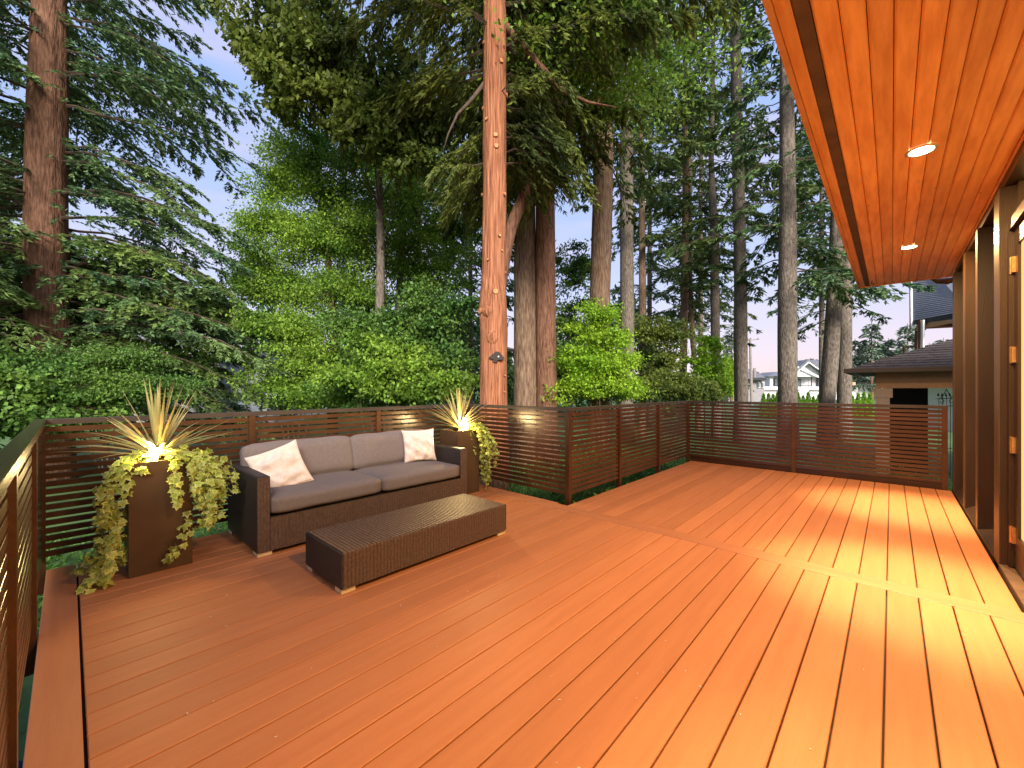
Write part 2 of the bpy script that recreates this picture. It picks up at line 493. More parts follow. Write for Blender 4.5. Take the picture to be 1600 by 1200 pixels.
def fence(a, b, posts, label, skip_first=False, skip_last=False, group='slatted railings around the deck'):
    """a, b: end points (axis aligned); posts: positions along it"""
    ax = 0 if abs(a[0] - b[0]) > abs(a[1] - b[1]) else 1
    t = thing('slatted_railing', label, 'railing', (a[0], a[1], 0), group)

    def bx(name, m, s0, s1, w, z0, z1, ch=.002, off=0):
        if ax == 0: return MB().box(s0, s1, a[1] - w + off, a[1] + w + off, z0, z1, ch).build(name, m, t)
        return MB().box(a[0] - w + off, a[0] + w + off, s0, s1, z0, z1, ch).build(name, m, t)
    lo, hi = min(a[ax], b[ax]), max(a[ax], b[ax])
    for i, p in enumerate(posts):
        if (i == 0 and skip_first) or (i == len(posts) - 1 and skip_last): continue
        bx('post', M['fence'], p - .026, p + .026, .026, -.17, TOPZ - .0405)
    bx('cap_rail', M['rail'], lo + (.029 if skip_first else -.028), hi - (.029 if skip_last else -.028), .0285, TOPZ - .04, TOPZ, .004)
    for p, q in zip(posts[:-1], posts[1:]):
        for k in range(17):
            zt = .998 - .055 * k + random.uniform(-.0012, .0012)
            bx('slat', M['fence'], p + .0265, q - .0265, .010, zt - .0385, zt, .0015)
    return t


FA = -4.385
fence((FA, -.135), (FA, 3.80), (-.135, 1.16, 2.44, 3.80), 'long brown slatted railing behind the sofa, lit orange')
fence((FA, 3.80), (-2.655, 3.80), (FA, -2.655), 'short dark slatted railing behind the far planter by the cedar', skip_first=True)
fence((-2.655, 3.80), (-2.655, 7.475), (3.80, 4.955, 6.20, 7.475), 'slatted railing running away along the raised left edge of the far deck', skip_first=True)
fd = fence((-2.655, 7.475), (.49, 7.475), (-2.655, -1.09, .49), 'slatted railing across the far end of the deck', skip_first=True)
MB().box(-2.62, .485, 7.502, 7.522, -.25, .072, .002).build('kick_board', M['fence'], fd)
fence((FA, -.135), (.52, -.135), (FA, -3.20, -2.02, -.80, .52), 'slatted railing along the left edge of the photo, its cap shining blue grey', skip_first=True)

# ================================================================== HOUSE (own house, right side)
house = thing('house', 'brown timber house side with warm lit doors and orange wood soffit', 'house', (.6, 3, 0))
SZ = 2.77
SOX = -.365
# soffit planks
edges = [-.340, -.287]
MB().box(SOX, SOX + .024, -11, 8.0, SZ - .012, SZ + .24, 0).build('fascia', M['fascia'], house)
MB().box(-.339, -.289, -11, 7.97, SZ, SZ + .02).build('soffit_plank', M['soffit'], house)
MB().box(-.286, -.236, -11, 7.97, SZ + .004, SZ + .02).build('vent_strip', M['vent'], house)
xk = -.234
while xk < .60:
    # plank with bevelled lower edges so that a V joint shows
    x0, x1 = xk + .0012, xk + .079
    c = .008
    v = []
    for y in (-11, 7.97):
        v += [(x0, y, SZ + .02), (x0, y, SZ + c), (x0 + c, y, SZ), (x1 - c, y, SZ), (x1, y, SZ + c), (x1, y, SZ + .02)]
    f = [(i, (i + 1) % 6, 6 + (i + 1) % 6, 6 + i) for i in range(6)] + [(5, 4, 3, 2, 1, 0), (6, 7, 8, 9, 10, 11)]
    MB().add(v, f).build('soffit_plank', M['soffit'], house)
    xk += .0805
MB().box(SOX + .025, 1.6, -11, 7.97, SZ + .021, SZ + .2).build('eave_core', M['under'], house)
MB().box(SOX, 1.6, 7.971, 7.995, SZ - .010, SZ + .24).build('end_fascia', M['soffit'], house)
MB().poly([(SOX - .04, -11, SZ + .245), (SOX - .04, 8.05, SZ + .245), (6.5, 8.05, SZ + 2.7), (6.5, -11, SZ + 2.7)], (0, 0, .05)).build('roof', M['shingle'], house)  # unseen roof, raised and lengthened to keep sun off the deck
# frieze under soffit
MB().box(.585, .66, -11, 7.52, SZ - .07, SZ - .001).build('frieze_board', M['housewood'], house)
# posts (fins)
for (y0, y1) in ((7.38, 7.54), (6.37, 6.52), (5.50, 5.62), (4.50, 4.70), (2.30, 2.46), (.16, .32), (-1.9, -1.75)):
    p = MB().box(.568, .80, y0, y1, 0, SZ - .071, .003).build('wall_post', M['housewood'], house)
    MB().box(.562, .5675, y0 + .004, y1 - .004, 0, SZ - .075).build('pale_side', M['housewood2'], p)  # strip giving the post's deck-facing side a paler tone
# recessed window bays between the far posts
for (y0, y1) in ((6.52, 7.38), (5.62, 6.37), (4.70, 5.50)):
    w = MB().box(.70, .73, y0, y1, .12, .20).box(.70, .73, y0, y1, 2.60, SZ - .07).box(.70, .73, y0, y0 + .06, .2, 2.6).box(.70, .73, y1 - .06, y1, .2, 2.6).build('window', M['housewood'], house)
    MB().box(.735, .742, y0 + .02, y1 - .02, .18, 2.62).build('pane', M['glass'], w)
    MB().poly([(.572, y0, .02), (.572, y1, .02), (.70, y1, .09), (.70, y0, .09)], (0, 0, -.08)).build('sill', M['housewood'], w)
# glazed doors; those out of view added, their panes glowing to warm the deck
for (y0, y1) in ((2.46, 4.50), (.32, 2.30), (-1.75, .16)):
    MB().box(.60, .68, y0, y1, 2.37, 2.44).build('door_head', M['housewood'], house)
    tw = MB().box(.64, .70, y0, y0 + .07, 2.44, SZ - .07).box(.64, .70, y1 - .07, y1, 2.44, SZ - .07).build('transom_window', M['housewood'], house)
    MB().box(.668, .676, y0 + .07, y1 - .07, 2.44, SZ - .07).build('pane', M['pane'], tw)
    MB().box(.5595, .70, y0, y1, -.05, .022).build('threshold', M['vent'], house)
    MB().box(.60, .66, y1 - .05, y1, .03, 2.37).box(.60, .66, y0, y0 + .05, .03, 2.37).build('door_frame', M['housewood'], house)
    half = (y1 - y0 - .10) / 2
    for k in (0, 1):
        a = y0 + .05 + k * half + .003; b = a + half - .006
        d = MB().box(.625, .665, a, a + .10, .035, 2.365).box(.625, .665, b - .10, b, .035, 2.365)
        d.box(.625, .665, a + .10, b - .10, .035, .26).box(.625, .665, a + .10, b - .10, 2.25, 2.365)
        dd = d.build('door', M['housewood'], house)
        MB().box(.640, .650, a + .10, b - .10, .26, 2.25).build('pane', M['pane'], dd)
        hy = b if k == 1 else a
        for z in (2.065, 1.445, .821, .201):
            hb = MB().tube([(.612, hy, z), (.612, hy, z + .115)], .011, 8)
            hb.box(.606, .6245, hy - .045, hy + .045, z + .004, z + .111).build('hinge', M['brass'], dd)
        MB().tube([(.60, (a + .05 if k == 1 else b - .05), 1.0), (.60, (a + .13 if k == 1 else b - .13), 1.0)], .009, 8).build('handle', M['brass'], dd)
MB().box(.80, .95, -11, 7.54, -.3, SZ - .001).build('wall_core', M['housewood'], house)
MB().poly([(.96, 7.40, GZ), (6.4, 7.40, GZ), (6.4, 7.40, SZ + 2.6), (.96, 7.40, SZ + .50)], (0, .13, 0)).build('gable_wall', M['housewood'], house)
MB().box(6.3, 6.45, -11, 7.39, GZ, SZ + 2.55).build('rear_wall', M['housewood'], house)  # unseen, closes the house below the sun-blocking roof
MB().poly([(.96, -11, GZ), (6.4, -11, GZ), (6.4, -11, SZ + 2.6), (.96, -11, SZ + .50)], (0, .13, 0)).build('gable_wall', M['housewood'], house)
MB().box(.5585, .60, 4.70, 7.54, -.05, .018).build('base_board', M['housewood'], house)

# downpipe elbow under the end of the eaves
q0, q1, q2, q3, q4 = at(1456, 424, 6.15), at(1458, 434, 6.1), at(1466, 439, 6.05), at(1480, 439, 5.95), at(1496, 436, 5.85)
dp = MB().tube([q0 + np.array((0, 0, .12)), q0, q1, q2, q3, q4], .042, 12)
for q, r in ((q0 + np.array((0, 0, .03)), .050), (q3, .050)):
    dd = np.array((0, 0, .02)) if q is not q3 else (q4 - q3) * .12
    dp.tube([q - dd, q + dd], r, 12)
o = dp.build('downpipe', M['copper'], None, True); tag(o, 'brown metal rainwater elbow under the far end of the eaves', 'downpipe')
hk = at(1363, 445, 5.6)
th_ = np.linspace(-1.2, 3.0, 12)
pts = [hk + np.array((0, 0, .06))] + [hk + np.array((math.sin(a) * .018, 0, math.cos(a) * .018)) for a in th_]
o = MB().tube(pts, .003, 6).build('hook', M['black'], None, True); tag(o, 'small dark metal hook under the outer edge of the eaves', 'hook')

# recessed downlights
DL_LAB = ['bright recessed downlight, the larger nearer one in the orange soffit', 'smaller farther recessed downlight near the end of the soffit',
          'recessed downlight in the soffit over the near deck']
for i, y in enumerate((3.65, 6.052, 1.25)):
    x = .138
    t = thing('downlight', DL_LAB[i], 'ceiling light', (x, y, SZ - .01), 'downlights in the soffit')
    n = 28
    v = []; f = []
    for j in range(n):
        a = 2 * PI * j / n
        for (r, z) in ((.080, SZ - .001), (.078, SZ - .006), (.064, SZ - .007), (.058, SZ - .003)):
            v.append((x + r * math.cos(a), y + r * math.sin(a), z))
    for j in range(n):
        k = (j + 1) % n
        for q in range(3): f.append((j * 4 + q, k * 4 + q, k * 4 + q + 1, j * 4 + q + 1))
    MB().add(v, f).build('trim_ring', M['can'], t, True)
    MB().add([(x + .0585 * math.cos(2 * PI * j / n), y + .0585 * math.sin(2 * PI * j / n), SZ - .004) for j in range(n)], [tuple(range(n))[::-1]]).build('lens', M['lampglow'], t)
    ld = bpy.data.lights.new('downlight_spill', 'AREA'); ld.shape = 'DISK'; ld.size = .11; ld.energy = 72; ld.color = WARM
    lo = bpy.data.objects.new('lamp', ld); COL.objects.link(lo); lo.parent = t; lo.location = (0, 0, -.004)
    ls = bpy.data.lights.new('downlight_beam', 'SPOT'); ls.energy = (800, 800, 260)[i]; ls.color = (1, .75, .43)
    ls.spot_size = math.radians(44); ls.spot_blend = 1.0; ls.shadow_soft_size = .05
    lo = bpy.data.objects.new('beam', ls); COL.objects.link(lo); lo.parent = t; lo.location = (0, 0, -.006)

# ================================================================== SOFA
SX0, SX1, SY0, SY1 = -4.30, -3.475, .955, 3.02
sofa = thing('sofa', 'long dark wicker sofa with taupe grey cushions along the railing', 'sofa', (-3.9, 2, 0))
RP = .0255


def rib_panel(name, parent, p0, du, dv, nrmv, nrib, m, amp=.0048):
    """ribs run along dv, repeat along du; panel corner p0"""
    p0, du, dv, nv_ = (np.asarray(a, float) for a in (p0, du, dv, nrmv))
    seg = 6; nu = nrib * seg + 1
    u = np.linspace(0, 1, nu)
    h = amp * np.abs(np.sin(PI * np.arange(nu) / seg)) ** .6
    A = p0 + du * u[:, None] + nv_ * h[:, None]
    V = np.concatenate([A, A + dv]); f = []
    flip = np.dot(np.cross(du, dv), nv_) < 0
    for i in range(nu - 1):
        q = (i, i + 1, nu + i + 1, nu + i); f.append(q[::-1] if flip else q)
    return MB().add(V, f).build(name, m, parent)


MB().box(SX0, SX1, SY0, SY1, .035, .285, .004).build('base', M['wickerd'], sofa)
rib_panel('front_panel', sofa, (SX1 + .001, SY0 + .09, .035), (0, SY1 - SY0 - .18, 0), (0, 0, .25), (1, 0, 0), 73, M['wicker'])
for (a, b) in ((SY0, SY0 + .088), (SY1 - .10, SY1)):
    arm = MB().box(SX0, SX1, a, b, .2855, .606, .008).build('arm', M['wickerd'], sofa)
    rib_panel('arm_front', arm, (SX1 + .001, a + .003, .035), (0, b - a - .006, 0), (0, 0, .565), (1, 0, 0), 4, M['wicker'])
MB().box(SX0, SX0 + .08, SY0 + .09, SY1 - .10, .2855, .60, .008).build('back_frame', M['wickerd'], sofa)
for x in (SX0 + .06, SX1 - .062):
    for y in (SY0 + .055, SY1 - .055):
        MB().box(x - .05, x + .05, y - .05, y + .05, .001, .035).build('foot', M['foot'], sofa)


def cushion(name, c, half, r, parent, tilt=0, puff=(.0, .02, .0), seed=0, m=None, n=14):
    """soft rounded box; tilt about the Y axis"""
    rg = np.random.default_rng(seed)
    h = np.array(half, float); V = []; F = []; off = 0
    ct, st = math.cos(tilt), math.sin(tilt)
    ph = rg.uniform(0, 6, 8)
    for axis in range(3):
        for sg in (-1, 1):
            u, v = np.meshgrid(np.linspace(-1, 1, n), np.linspace(-1, 1, n), indexing='ij')
            P = np.zeros((n, n, 3)); P[..., axis] = sg; P[..., (axis + 1) % 3] = u; P[..., (axis + 2) % 3] = v
            Q = P * h
            core = np.clip(Q, -(h - r), h - r); d = Q - core
            Q = core + nrm(d) * r
            for ax2 in range(3):
                o1, o2 = (ax2 + 1) % 3, (ax2 + 2) % 3
                w = np.clip(1 - P[..., o1] ** 4, 0, 1) * np.clip(1 - P[..., o2] ** 4, 0, 1)
                Q[..., ax2] += P[..., ax2] * puff[ax2] * w
            wob = .0035 * np.sin(Q[..., 1] * 14 + ph[0] + Q[..., 2] * 9) + .003 * np.sin(Q[..., 0] * 19 + Q[..., 1] * 23 + ph[1])
            Q += nrm(Q) * wob[..., None]
            x, z = Q[..., 0].copy(), Q[..., 2].copy()
            Q[..., 0] = x * ct + z * st; Q[..., 2] = -x * st + z * ct
            V.append((Q + np.array(c)).reshape(-1, 3))
            for i in range(n - 1):
                for j in range(n - 1):
                    q = (off + i * n + j, off + (i + 1) * n + j, off + (i + 1) * n + j + 1, off + i * n + j + 1)
                    F.append(q if sg > 0 else q[::-1])
            off += n * n
    b = MB().add(np.concatenate(V), F)
    o = b.build(name, m or M['cushion'], parent, True)
    import bmesh
    bm = bmesh.new(); bm.from_mesh(o.data); bmesh.ops.remove_doubles(bm, verts=bm.verts, dist=.0005)
    bm.to_mesh(o.data); bm.free(); o.data.shade_smooth()
    return o


ymid = (SY0 + .088 + SY1 - .10) / 2
cl = (SY1 - .10 - SY0 - .088) / 2
for s, k in ((-1, 0), (1, 1)):
    yc = ymid + s * cl / 2
    cushion('seat_cushion', (-3.835, yc, .368), (.375, cl / 2 - .003, .073), .042, sofa, 0, (.008, .006, .012), 3 + k)
    cushion('back_cushion', (-4.115 + .012 * k, yc, .600), (.080, cl / 2 - .006 + .03, .178), .055, sofa, math.radians(-14), (.022, .004, .012), 8 + k)


def pillow(label, c, size, nvec, upvec, seed):
    rg = np.random.default_rng(seed)
    c = np.array(c, float); nv_ = nrm(np.array(nvec, float)); up = np.array(upvec, float)
    up = nrm(up - nv_ * up.dot(nv_)); sd_ = np.cross(up, nv_)
    n = 33; s = np.linspace(-1, 1, n); U, Vv = np.meshgrid(s, s, indexing='ij')
    V = []; F = []; off = 0
    ph = rg.uniform(0, 6, 10)
    edge = (1 - U ** 2) * (1 - Vv ** 2)
    pinch = 1 - .085 * (1 - U ** 2) * np.abs(Vv) ** 3; pinch2 = 1 - .085 * (1 - Vv ** 2) * np.abs(U) ** 3
    wr = np.zeros_like(U)
    for k in range(9):
        a = rg.uniform(0, PI); fq = rg.uniform(5, 13)
        wr += (1 - 2 * np.abs(np.sin((U * math.cos(a) + Vv * math.sin(a)) * fq * .5 + ph[k] + .6 * np.sin(U * 3 + Vv * 2 + k)))) * .0030
    for sg in (1, -1):
        th = sg * (.075 * edge ** .38) + wr * (edge > .0) * np.clip(edge * 3, 0, 1) * 1.6
        P = c + sd_ * (U * pinch2 * size)[..., None] + up * (Vv * pinch * size)[..., None] + nv_ * (th)[..., None]
        V.append(P.reshape(-1, 3))
        for i in range(n - 1):
            for j in range(n - 1):
                q = (off + i * n + j, off + (i + 1) * n + j, off + (i + 1) * n + j + 1, off + i * n + j + 1)
                F.append(q if sg > 0 else q[::-1])
        off += n * n
    t = MB().add(np.concatenate(V), F).build('throw_pillow', M['pillow'], None, True)
    tag(t, label, 'pillow', 'cream pillows on the sofa')
    return t


pillow('crumpled cream pillow tilted on one corner against the near left sofa arm', (-3.86, 1.235, .575), .205, (.80, -.28, .38), (-.38, -.27, 1), 5)
pillow('crumpled cream pillow standing upright at the far right end of the sofa', (-3.93, 2.70, .625), .185, (.93, -.30, .28), (-.2, .05, 1), 9)

# ================================================================== COFFEE TABLE
TX0, TX1, TY0, TY1, TZ = -3.035, -2.474, 1.135, 2.60, .256
tab = thing('coffee_table', 'long low brown ribbed wicker coffee table in front of the sofa', 'table', ((TX0 + TX1) / 2, (TY0 + TY1) / 2, 0))
seg, nr = 6, 58
nu = nr * seg + 1
R0 = .014
prof = [(TX1, .033, 1, 0)] + [(TX1 - R0 + R0 * math.sin(a), TZ - R0 + R0 * math.cos(a), math.sin(a), math.cos(a)) for a in (PI / 2, PI / 3, PI / 6, 0)] + \
       [(TX0 + R0 - R0 * math.sin(a), TZ - R0 + R0 * math.cos(a), -math.sin(a), math.cos(a)) for a in (0, PI / 6, PI / 3, PI / 2)] + [(TX0, .033, -1, 0)]
yy = np.linspace(TY0 + .012, TY1 - .012, nu)
hh = 0.0050 * np.abs(np.sin(PI * np.arange(nu) / seg)) ** .6
V = []; F = []
for (px_, pz_, nx_, nz_) in prof:
    V.append(np.stack([px_ + nx_ * hh, yy, pz_ + nz_ * hh], 1))
for k in range(len(prof) - 1):
    for i in range(nu - 1): F.append((k * nu + i, k * nu + i + 1, (k + 1) * nu + i + 1, (k + 1) * nu + i)[::-1])
MB().add(np.concatenate(V), F).build('ribbed_cover', M['wicker'], tab)
for y0, y1 in ((TY0, TY0 + .0119), (TY1 - .0119, TY1)):
    MB().box(TX0 + .003, TX1 - .001, y0, y1, .033, TZ + .001, .006).build('end_panel', M['wickerd'], tab)
MB().box(TX0 + .01, TX1 - .01, TY0 + .013, TY1 - .013, .035, TZ - .02).build('core', M['wickerd'], tab)
for x in (TX0 + .055, TX1 - .055):
    for y in (TY0 + .05, TY1 - .05):
        MB().box(x - .045, x + .045, y - .045, y + .045, .001, .034).build('foot', M['foot'], tab)


# ================================================================== PLANTERS AND PLANTS
def planter(x0, x1, y0, y1, H, label):
    t = thing('planter', label, 'planter', ((x0 + x1) / 2, (y0 + y1) / 2, 0), 'tall square planters beside the sofa')
    w = .015
    b = MB().box(x0, x0 + w, y0, y1, .002, H).box(x1 - w, x1, y0, y1, .002, H).box(x0 + w, x1 - w, y0, y0 + w, .002, H).box(x0 + w, x1 - w, y1 - w, y1, .002, H)
    b.build('box', M['planter'], t)
    MB().box(x0 + w, x1 - w, y0 + w, y1 - w, H - .10, H - .03).build('soil', M['soil'], t)
    return t


PZ = .767
planter(-4.07, -3.73, .272, .612, PZ, 'tall brown square planter near the left corner of the deck')
planter(-4.07, -3.735, 3.10, 3.44, PZ, 'tall brown square planter in the corner behind the right end of the sofa')


def blade_mesh(L, W, bend, twist, n=9):
    """cordyline leaf: arching folded ribbon starting at the origin, heading +X and up"""
    t = np.linspace(0, 1, n)
    V = []
    for s in t:
        w = W * (.45 + 1.3 * s * (1 - s) * 1.6) * (1 - s ** 5) * .5 + .0006
        V += [(0, -w, .25 * w), (0, 0, -.15 * w), (0, w, .25 * w)]
    V = np.array(V).reshape(n, 3, 3)
    return t, V


def cordyline(label, c, n, Lr, seed, group='spiky cordylines in the planters'):
    rg = np.random.default_rng(seed)
    t = thing('cordyline', label, 'plant', c, group)
    c = np.array(c)
    MB().tube([c - np.array((0, 0, .04)), c + np.array((0, 0, .05))], [.028, .018], 8).build('stem', M['stem'], t)
    for i in range(n):
        el = math.radians(rg.choice([rg.uniform(72, 88), rg.uniform(38, 70), rg.uniform(12, 40)], p=[.22, .33, .45]))
        az = rg.uniform(0, 2 * PI)
        L = rg.uniform(*Lr); W = rg.uniform(.018, .030)
        bend = rg.uniform(.02, .20) * (1.2 if el < 1 else .45)
        m_ = 10; s = np.linspace(0, 1, m_)
        h = np.array((math.cos(az), math.sin(az), 0)); up = np.array((0, 0, 1.0))
        path = c + h * (s * L * math.cos(el))[:, None] + up * (s * L * math.sin(el) - bend * L * s ** 2.2 * (1 if el < 1.2 else .5))[:, None] + up * .03
        side = np.cross(h, up)
        ww = W * np.clip(.55 + 1.6 * s * (1 - s), 0, 1) * (1 - s ** 3) * .5 + .0005
        T = np.gradient(path, axis=0); nn = nrm(np.cross(side, T))
        V = np.stack([path - side * ww[:, None] + nn * ww[:, None] * .5, path, path + side * ww[:, None] + nn * ww[:, None] * .5], 1)
        F = []
        for k in range(m_ - 1):
            for q in (0, 1): F.append((k * 3 + q, (k + 1) * 3 + q, (k + 1) * 3 + q + 1, k * 3 + q + 1))
        MB().add(V.reshape(-1, 3), F).build('leaf', M['cord'], t, True)
    return t


cordyline('spiky bronze cordyline in the near planter, over trailing ivy', (-3.90, .44, PZ - .02), 70, (.42, .62), 3)
cordyline('spiky pale cordyline glowing in the far corner planter', (-3.90, 3.27, PZ - .02), 64, (.40, .62), 8)

# ivy leaf: lobed outline, shared by all leaves
def ivy_leaf_mesh(size, seed):
    rg = np.random.default_rng(seed)
    ang = np.array([0, 22, 38, 62, 84, 112, 140, 180, 220, 248, 276, 298, 322, 338]) * PI / 180
    rad = np.array([1.0, .62, .50, .86, .50, .74, .48, .34, .48, .74, .50, .86, .50, .62]) * rg.uniform(.93, 1.07, 14)
    cup = rg.uniform(-.1, .22)
    V = [(0.12, 0, 0)]
    for a, r in zip(ang, rad):
        V.append((r * math.cos(a), r * math.sin(a), -cup * r * r + .05 * math.sin(3 * a + seed)))
    for a, r in zip(ang, rad):
        r *= .55
        V.append((r * math.cos(a), r * math.sin(a), -cup * r * r + .03))
    n = 14; F = []
    for i in range(n):
        k = (i + 1) % n
        F.append((1 + i, 1 + k, 1 + n + k, 1 + n + i)); F.append((1 + n + i, 1 + n + k, 0))
    V = np.array(V) * size
    rim = [0.0] + [1.0] * 14 + [.25] * 14
    me = bpy.data.meshes.new('leaf'); me.from_pydata(V.tolist(), [], F); me.materials.append(M['ivy']); me.shade_smooth()
    a = me.attributes.new('rim', 'FLOAT', 'POINT'); a.data.foreach_set('value', rim)
    return me


IVY = [ivy_leaf_mesh(.031, s) for s in range(5)]


def basis(D, Nn):
    D = nrm(D); Nn = Nn - D * D.dot(Nn); Nn = nrm(Nn); return D, np.cross(Nn, D), Nn


def ivy(label, cpos, vines, nind, seed, scale=1.0, group='trailing ivies in the planters'):
    """vines: polylines; leaves sit along them. The first nind leaves are objects, the rest one joined part"""
    from mathutils import Matrix
    rg = np.random.default_rng(seed)
    t = thing('ivy_plant', label, 'plant', cpos, group)
    st = MB(); items = []
    base = np.array(cpos)
    for (pts, spread, dens, outn) in vines:
        P = np.array(pts, float)
        seglen = np.linalg.norm(np.diff(P, axis=0), axis=1); tot = seglen.sum()
        for vn in range(max(1, int(spread[2]))):
            off = rg.normal(0, 1, 3) * np.array((spread[0], spread[1], .02))
            k = np.linspace(0, 1, len(P))[:, None]
            Q = P + off * np.clip(k * 2.5, 0, 1) + rg.normal(0, .010, P.shape) * (k > 0)
            # resample
            s = np.linspace(0, 1, 24); idx = np.linspace(0, 1, len(Q))
            Qs = np.stack([np.interp(s, idx, Q[:, a]) for a in range(3)], 1)
            stop = rg.uniform(.55, 1.0); Qs = Qs[:max(4, int(24 * stop))]
            st.tube(Qs, .0022, 4)
            L = np.linalg.norm(np.diff(Qs, axis=0), axis=1).sum()
            nl = int(L * dens)
            for i in range(nl):
                u = rg.uniform(0, 1) ** .9 * (len(Qs) - 1.001); j = int(u)
                p = Qs[j] * (1 - u + j) + Qs[j + 1] * (u - j)
                o_ = np.array(outn) + rg.normal(0, .55, 3)
                p = p + nrm(o_) * rg.uniform(.01, .045)
                D = np.array((0, 0, -.75)) + nrm(o_) * .45 + rg.normal(0, .45, 3)
                items.append((p, D, o_ + np.array((0, 0, .45)), rg.uniform(.55, 1.4) * scale))
    st.build('vine_stems', M['stem'], t)
    order = rg.permutation(len(items))
    V = []; F = []; RM = []; nvt = 0
    for c, ii in enumerate(order):
        p, D, Nn, s_ = items[ii]
        d, sd2, nn = basis(D, Nn)
        me = IVY[c % 5]
        Mx = np.stack([d * s_, sd2 * s_, nn * s_], 1)
        if c < nind:
            o = bpy.data.objects.new('leaf', me); COL.objects.link(o); o.parent = t
            mt = Matrix.Identity(4)
            for a in range(3):
                for b_ in range(3): mt[a][b_] = float(Mx[a, b_])
                mt[a][3] = float((p - base)[a])
            o.matrix_basis = mt
        else:
            co = np.zeros(len(me.vertices) * 3); me.vertices.foreach_get('co', co); co = co.reshape(-1, 3)
            V.append(co @ Mx.T + p - base)
            for pl in me.polygons: F.append([v + nvt for v in pl.vertices])
            RM += [0.0] + [1.0] * 14 + [.25] * 14
            nvt += len(co)
    if V:
        me = bpy.data.meshes.new('small_leaves'); me.from_pydata(np.concatenate(V).tolist(), [], F); me.materials.append(M['ivy']); me.shade_smooth()
        a = me.attributes.new('rim', 'FLOAT', 'POINT'); a.data.foreach_set('value', RM)
        o = bpy.data.objects.new('small_leaves', me); COL.objects.link(o); o.parent = t; o['kind'] = 'stuff'
    return t


T0 = PZ
v1 = [
    # right mass: spills over the front right corner, hangs beside the right face
    ([(-3.86, .50, T0), (-3.72, .60, T0 + .02), (-3.68, .66, .60), (-3.68, .68, .38), (-3.69, .65, .17)], (.040, .070, 17), 66, (.8, .1, .1)),
    ([(-3.86, .55, T0), (-3.80, .66, T0 - .02), (-3.80, .72, .60), (-3.80, .72, .42)], (.06, .07, 9), 58, (.5, .6, .1)),
    ([(-3.72, .58, .36), (-3.70, .575, .22), (-3.69, .50, .10), (-3.69, .46, .06)], (.014, .02, 2), 46, (.9, 0, .1)),
    # front lip
    ([(-3.85, .34, T0), (-3.78, .36, T0 + .03), (-3.72, .33, T0 - .03), (-3.715, .33, T0 - .09)], (.02, .02, 2), 50, (.7, 0, .6)),
    ([(-3.88, .30, T0 + .02), (-3.80, .44, T0 + .04), (-3.74, .56, T0 + .05)], (.05, .05, 7), 60, (.3, 0, .9)),
    # left mass
    ([(-3.86, .34, T0), (-3.80, .24, T0), (-3.78, .18, .58), (-3.77, .19, .36), (-3.75, .17, .10), (-3.73, .14, .02)], (.045, .035, 8), 60, (.6, -.5, .1)),
    ([(-3.77, .22, .40), (-3.74, .17, .20), (-3.70, .12, .06), (-3.66, .10, .015)], (.06, .05, 8), 75, (.6, -.4, .2)),
]
ivy('trailing variegated ivy spilling to the deck from the near planter', (-3.90, .44, PZ - .03), v1, 300, 4, 1.08)
v2 = [
    ([(-3.86, 3.30, T0), (-3.72, 3.38, T0 + .06), (-3.68, 3.47, .62), (-3.68, 3.50, .36), (-3.69, 3.48, .04)], (.05, .06, 26), 80, (.8, .1, .1)),
    ([(-3.86, 3.30, T0), (-3.76, 3.44, T0 + .03), (-3.72, 3.56, .56), (-3.72, 3.58, .2)], (.03, .03, 8), 60, (.7, .5, .1)),
    ([(-3.88, 3.30, T0 + .02), (-3.78, 3.42, T0 + .06)], (.05, .04, 6), 70, (.3, 0, .9)),
]
ivy('trailing ivy cascading from the corner planter down to the deck', (-3.90, 3.27, PZ - .03), v2, 0, 6, .80)


def uplight(label, p, power):
    t = thing('planter_light', label, 'garden light', p, 'small lights in the planters')
    p = np.array(p)
    MB().tube([p - np.array((0, 0, .05)), p], [.012, .02], 10).build('housing', M['black'], t, True)
    MB().tube([p, p + np.array((0, 0, .012))], [.018, .015], 10).build('lens', M['lampglow'], t)
    ld = bpy.data.lights.new('planter_bulb', 'POINT'); ld.energy = power; ld.color = (1, .70, .30); ld.shadow_soft_size = .02
    lo = bpy.data.objects.new('bulb', ld); COL.objects.link(lo); lo.parent = t; lo.location = (0, 0, .045)


uplight('small warm light glowing in the near planter under the ivy', (-3.765, .405, PZ + .01), 17.0)
uplight('small bright warm light at the foot of the far cordyline', (-3.77, 3.215, PZ + .015), 26.0)

# blue tub below the deck edge
t = thing('plastic_tub', 'blue plastic tub on the ground below the near left deck edge', 'tub', (-2.6, -.32, GZ))
MB().tube([(-2.5, -.36, GZ), (-2.5, -.36, GZ + .34)], [.20, .24], 20).build('bucket', M['tub'], t, True)
MB().tube([(-2.5, -.36, GZ + .341), (-2.5, -.36, GZ + .37)], [.255, .255], 20).build('rim', M['tub'], t, True)


# ================================================================== TREES
def trunk(pts, rad, m, parent, sides=22, rough=.05, seed=0, step=.25):
    P = np.array(pts, float); R = np.array(rad, float)
    L = np.concatenate([[0], np.cumsum(np.linalg.norm(np.diff(P, axis=0), axis=1))])
    n = max(6, int(L[-1] / step)); s = np.linspace(0, L[-1], n)
    Q = np.stack([np.interp(s, L, P[:, a]) for a in range(3)], 1)
    for _ in range(2): Q[1:-1] = (Q[:-2] + Q[1:-1] * 2 + Q[2:]) / 4
    r = np.interp(s, L, R)
    return MB().tube(Q, r, sides, rough, seed).build('trunk', m, parent, True)


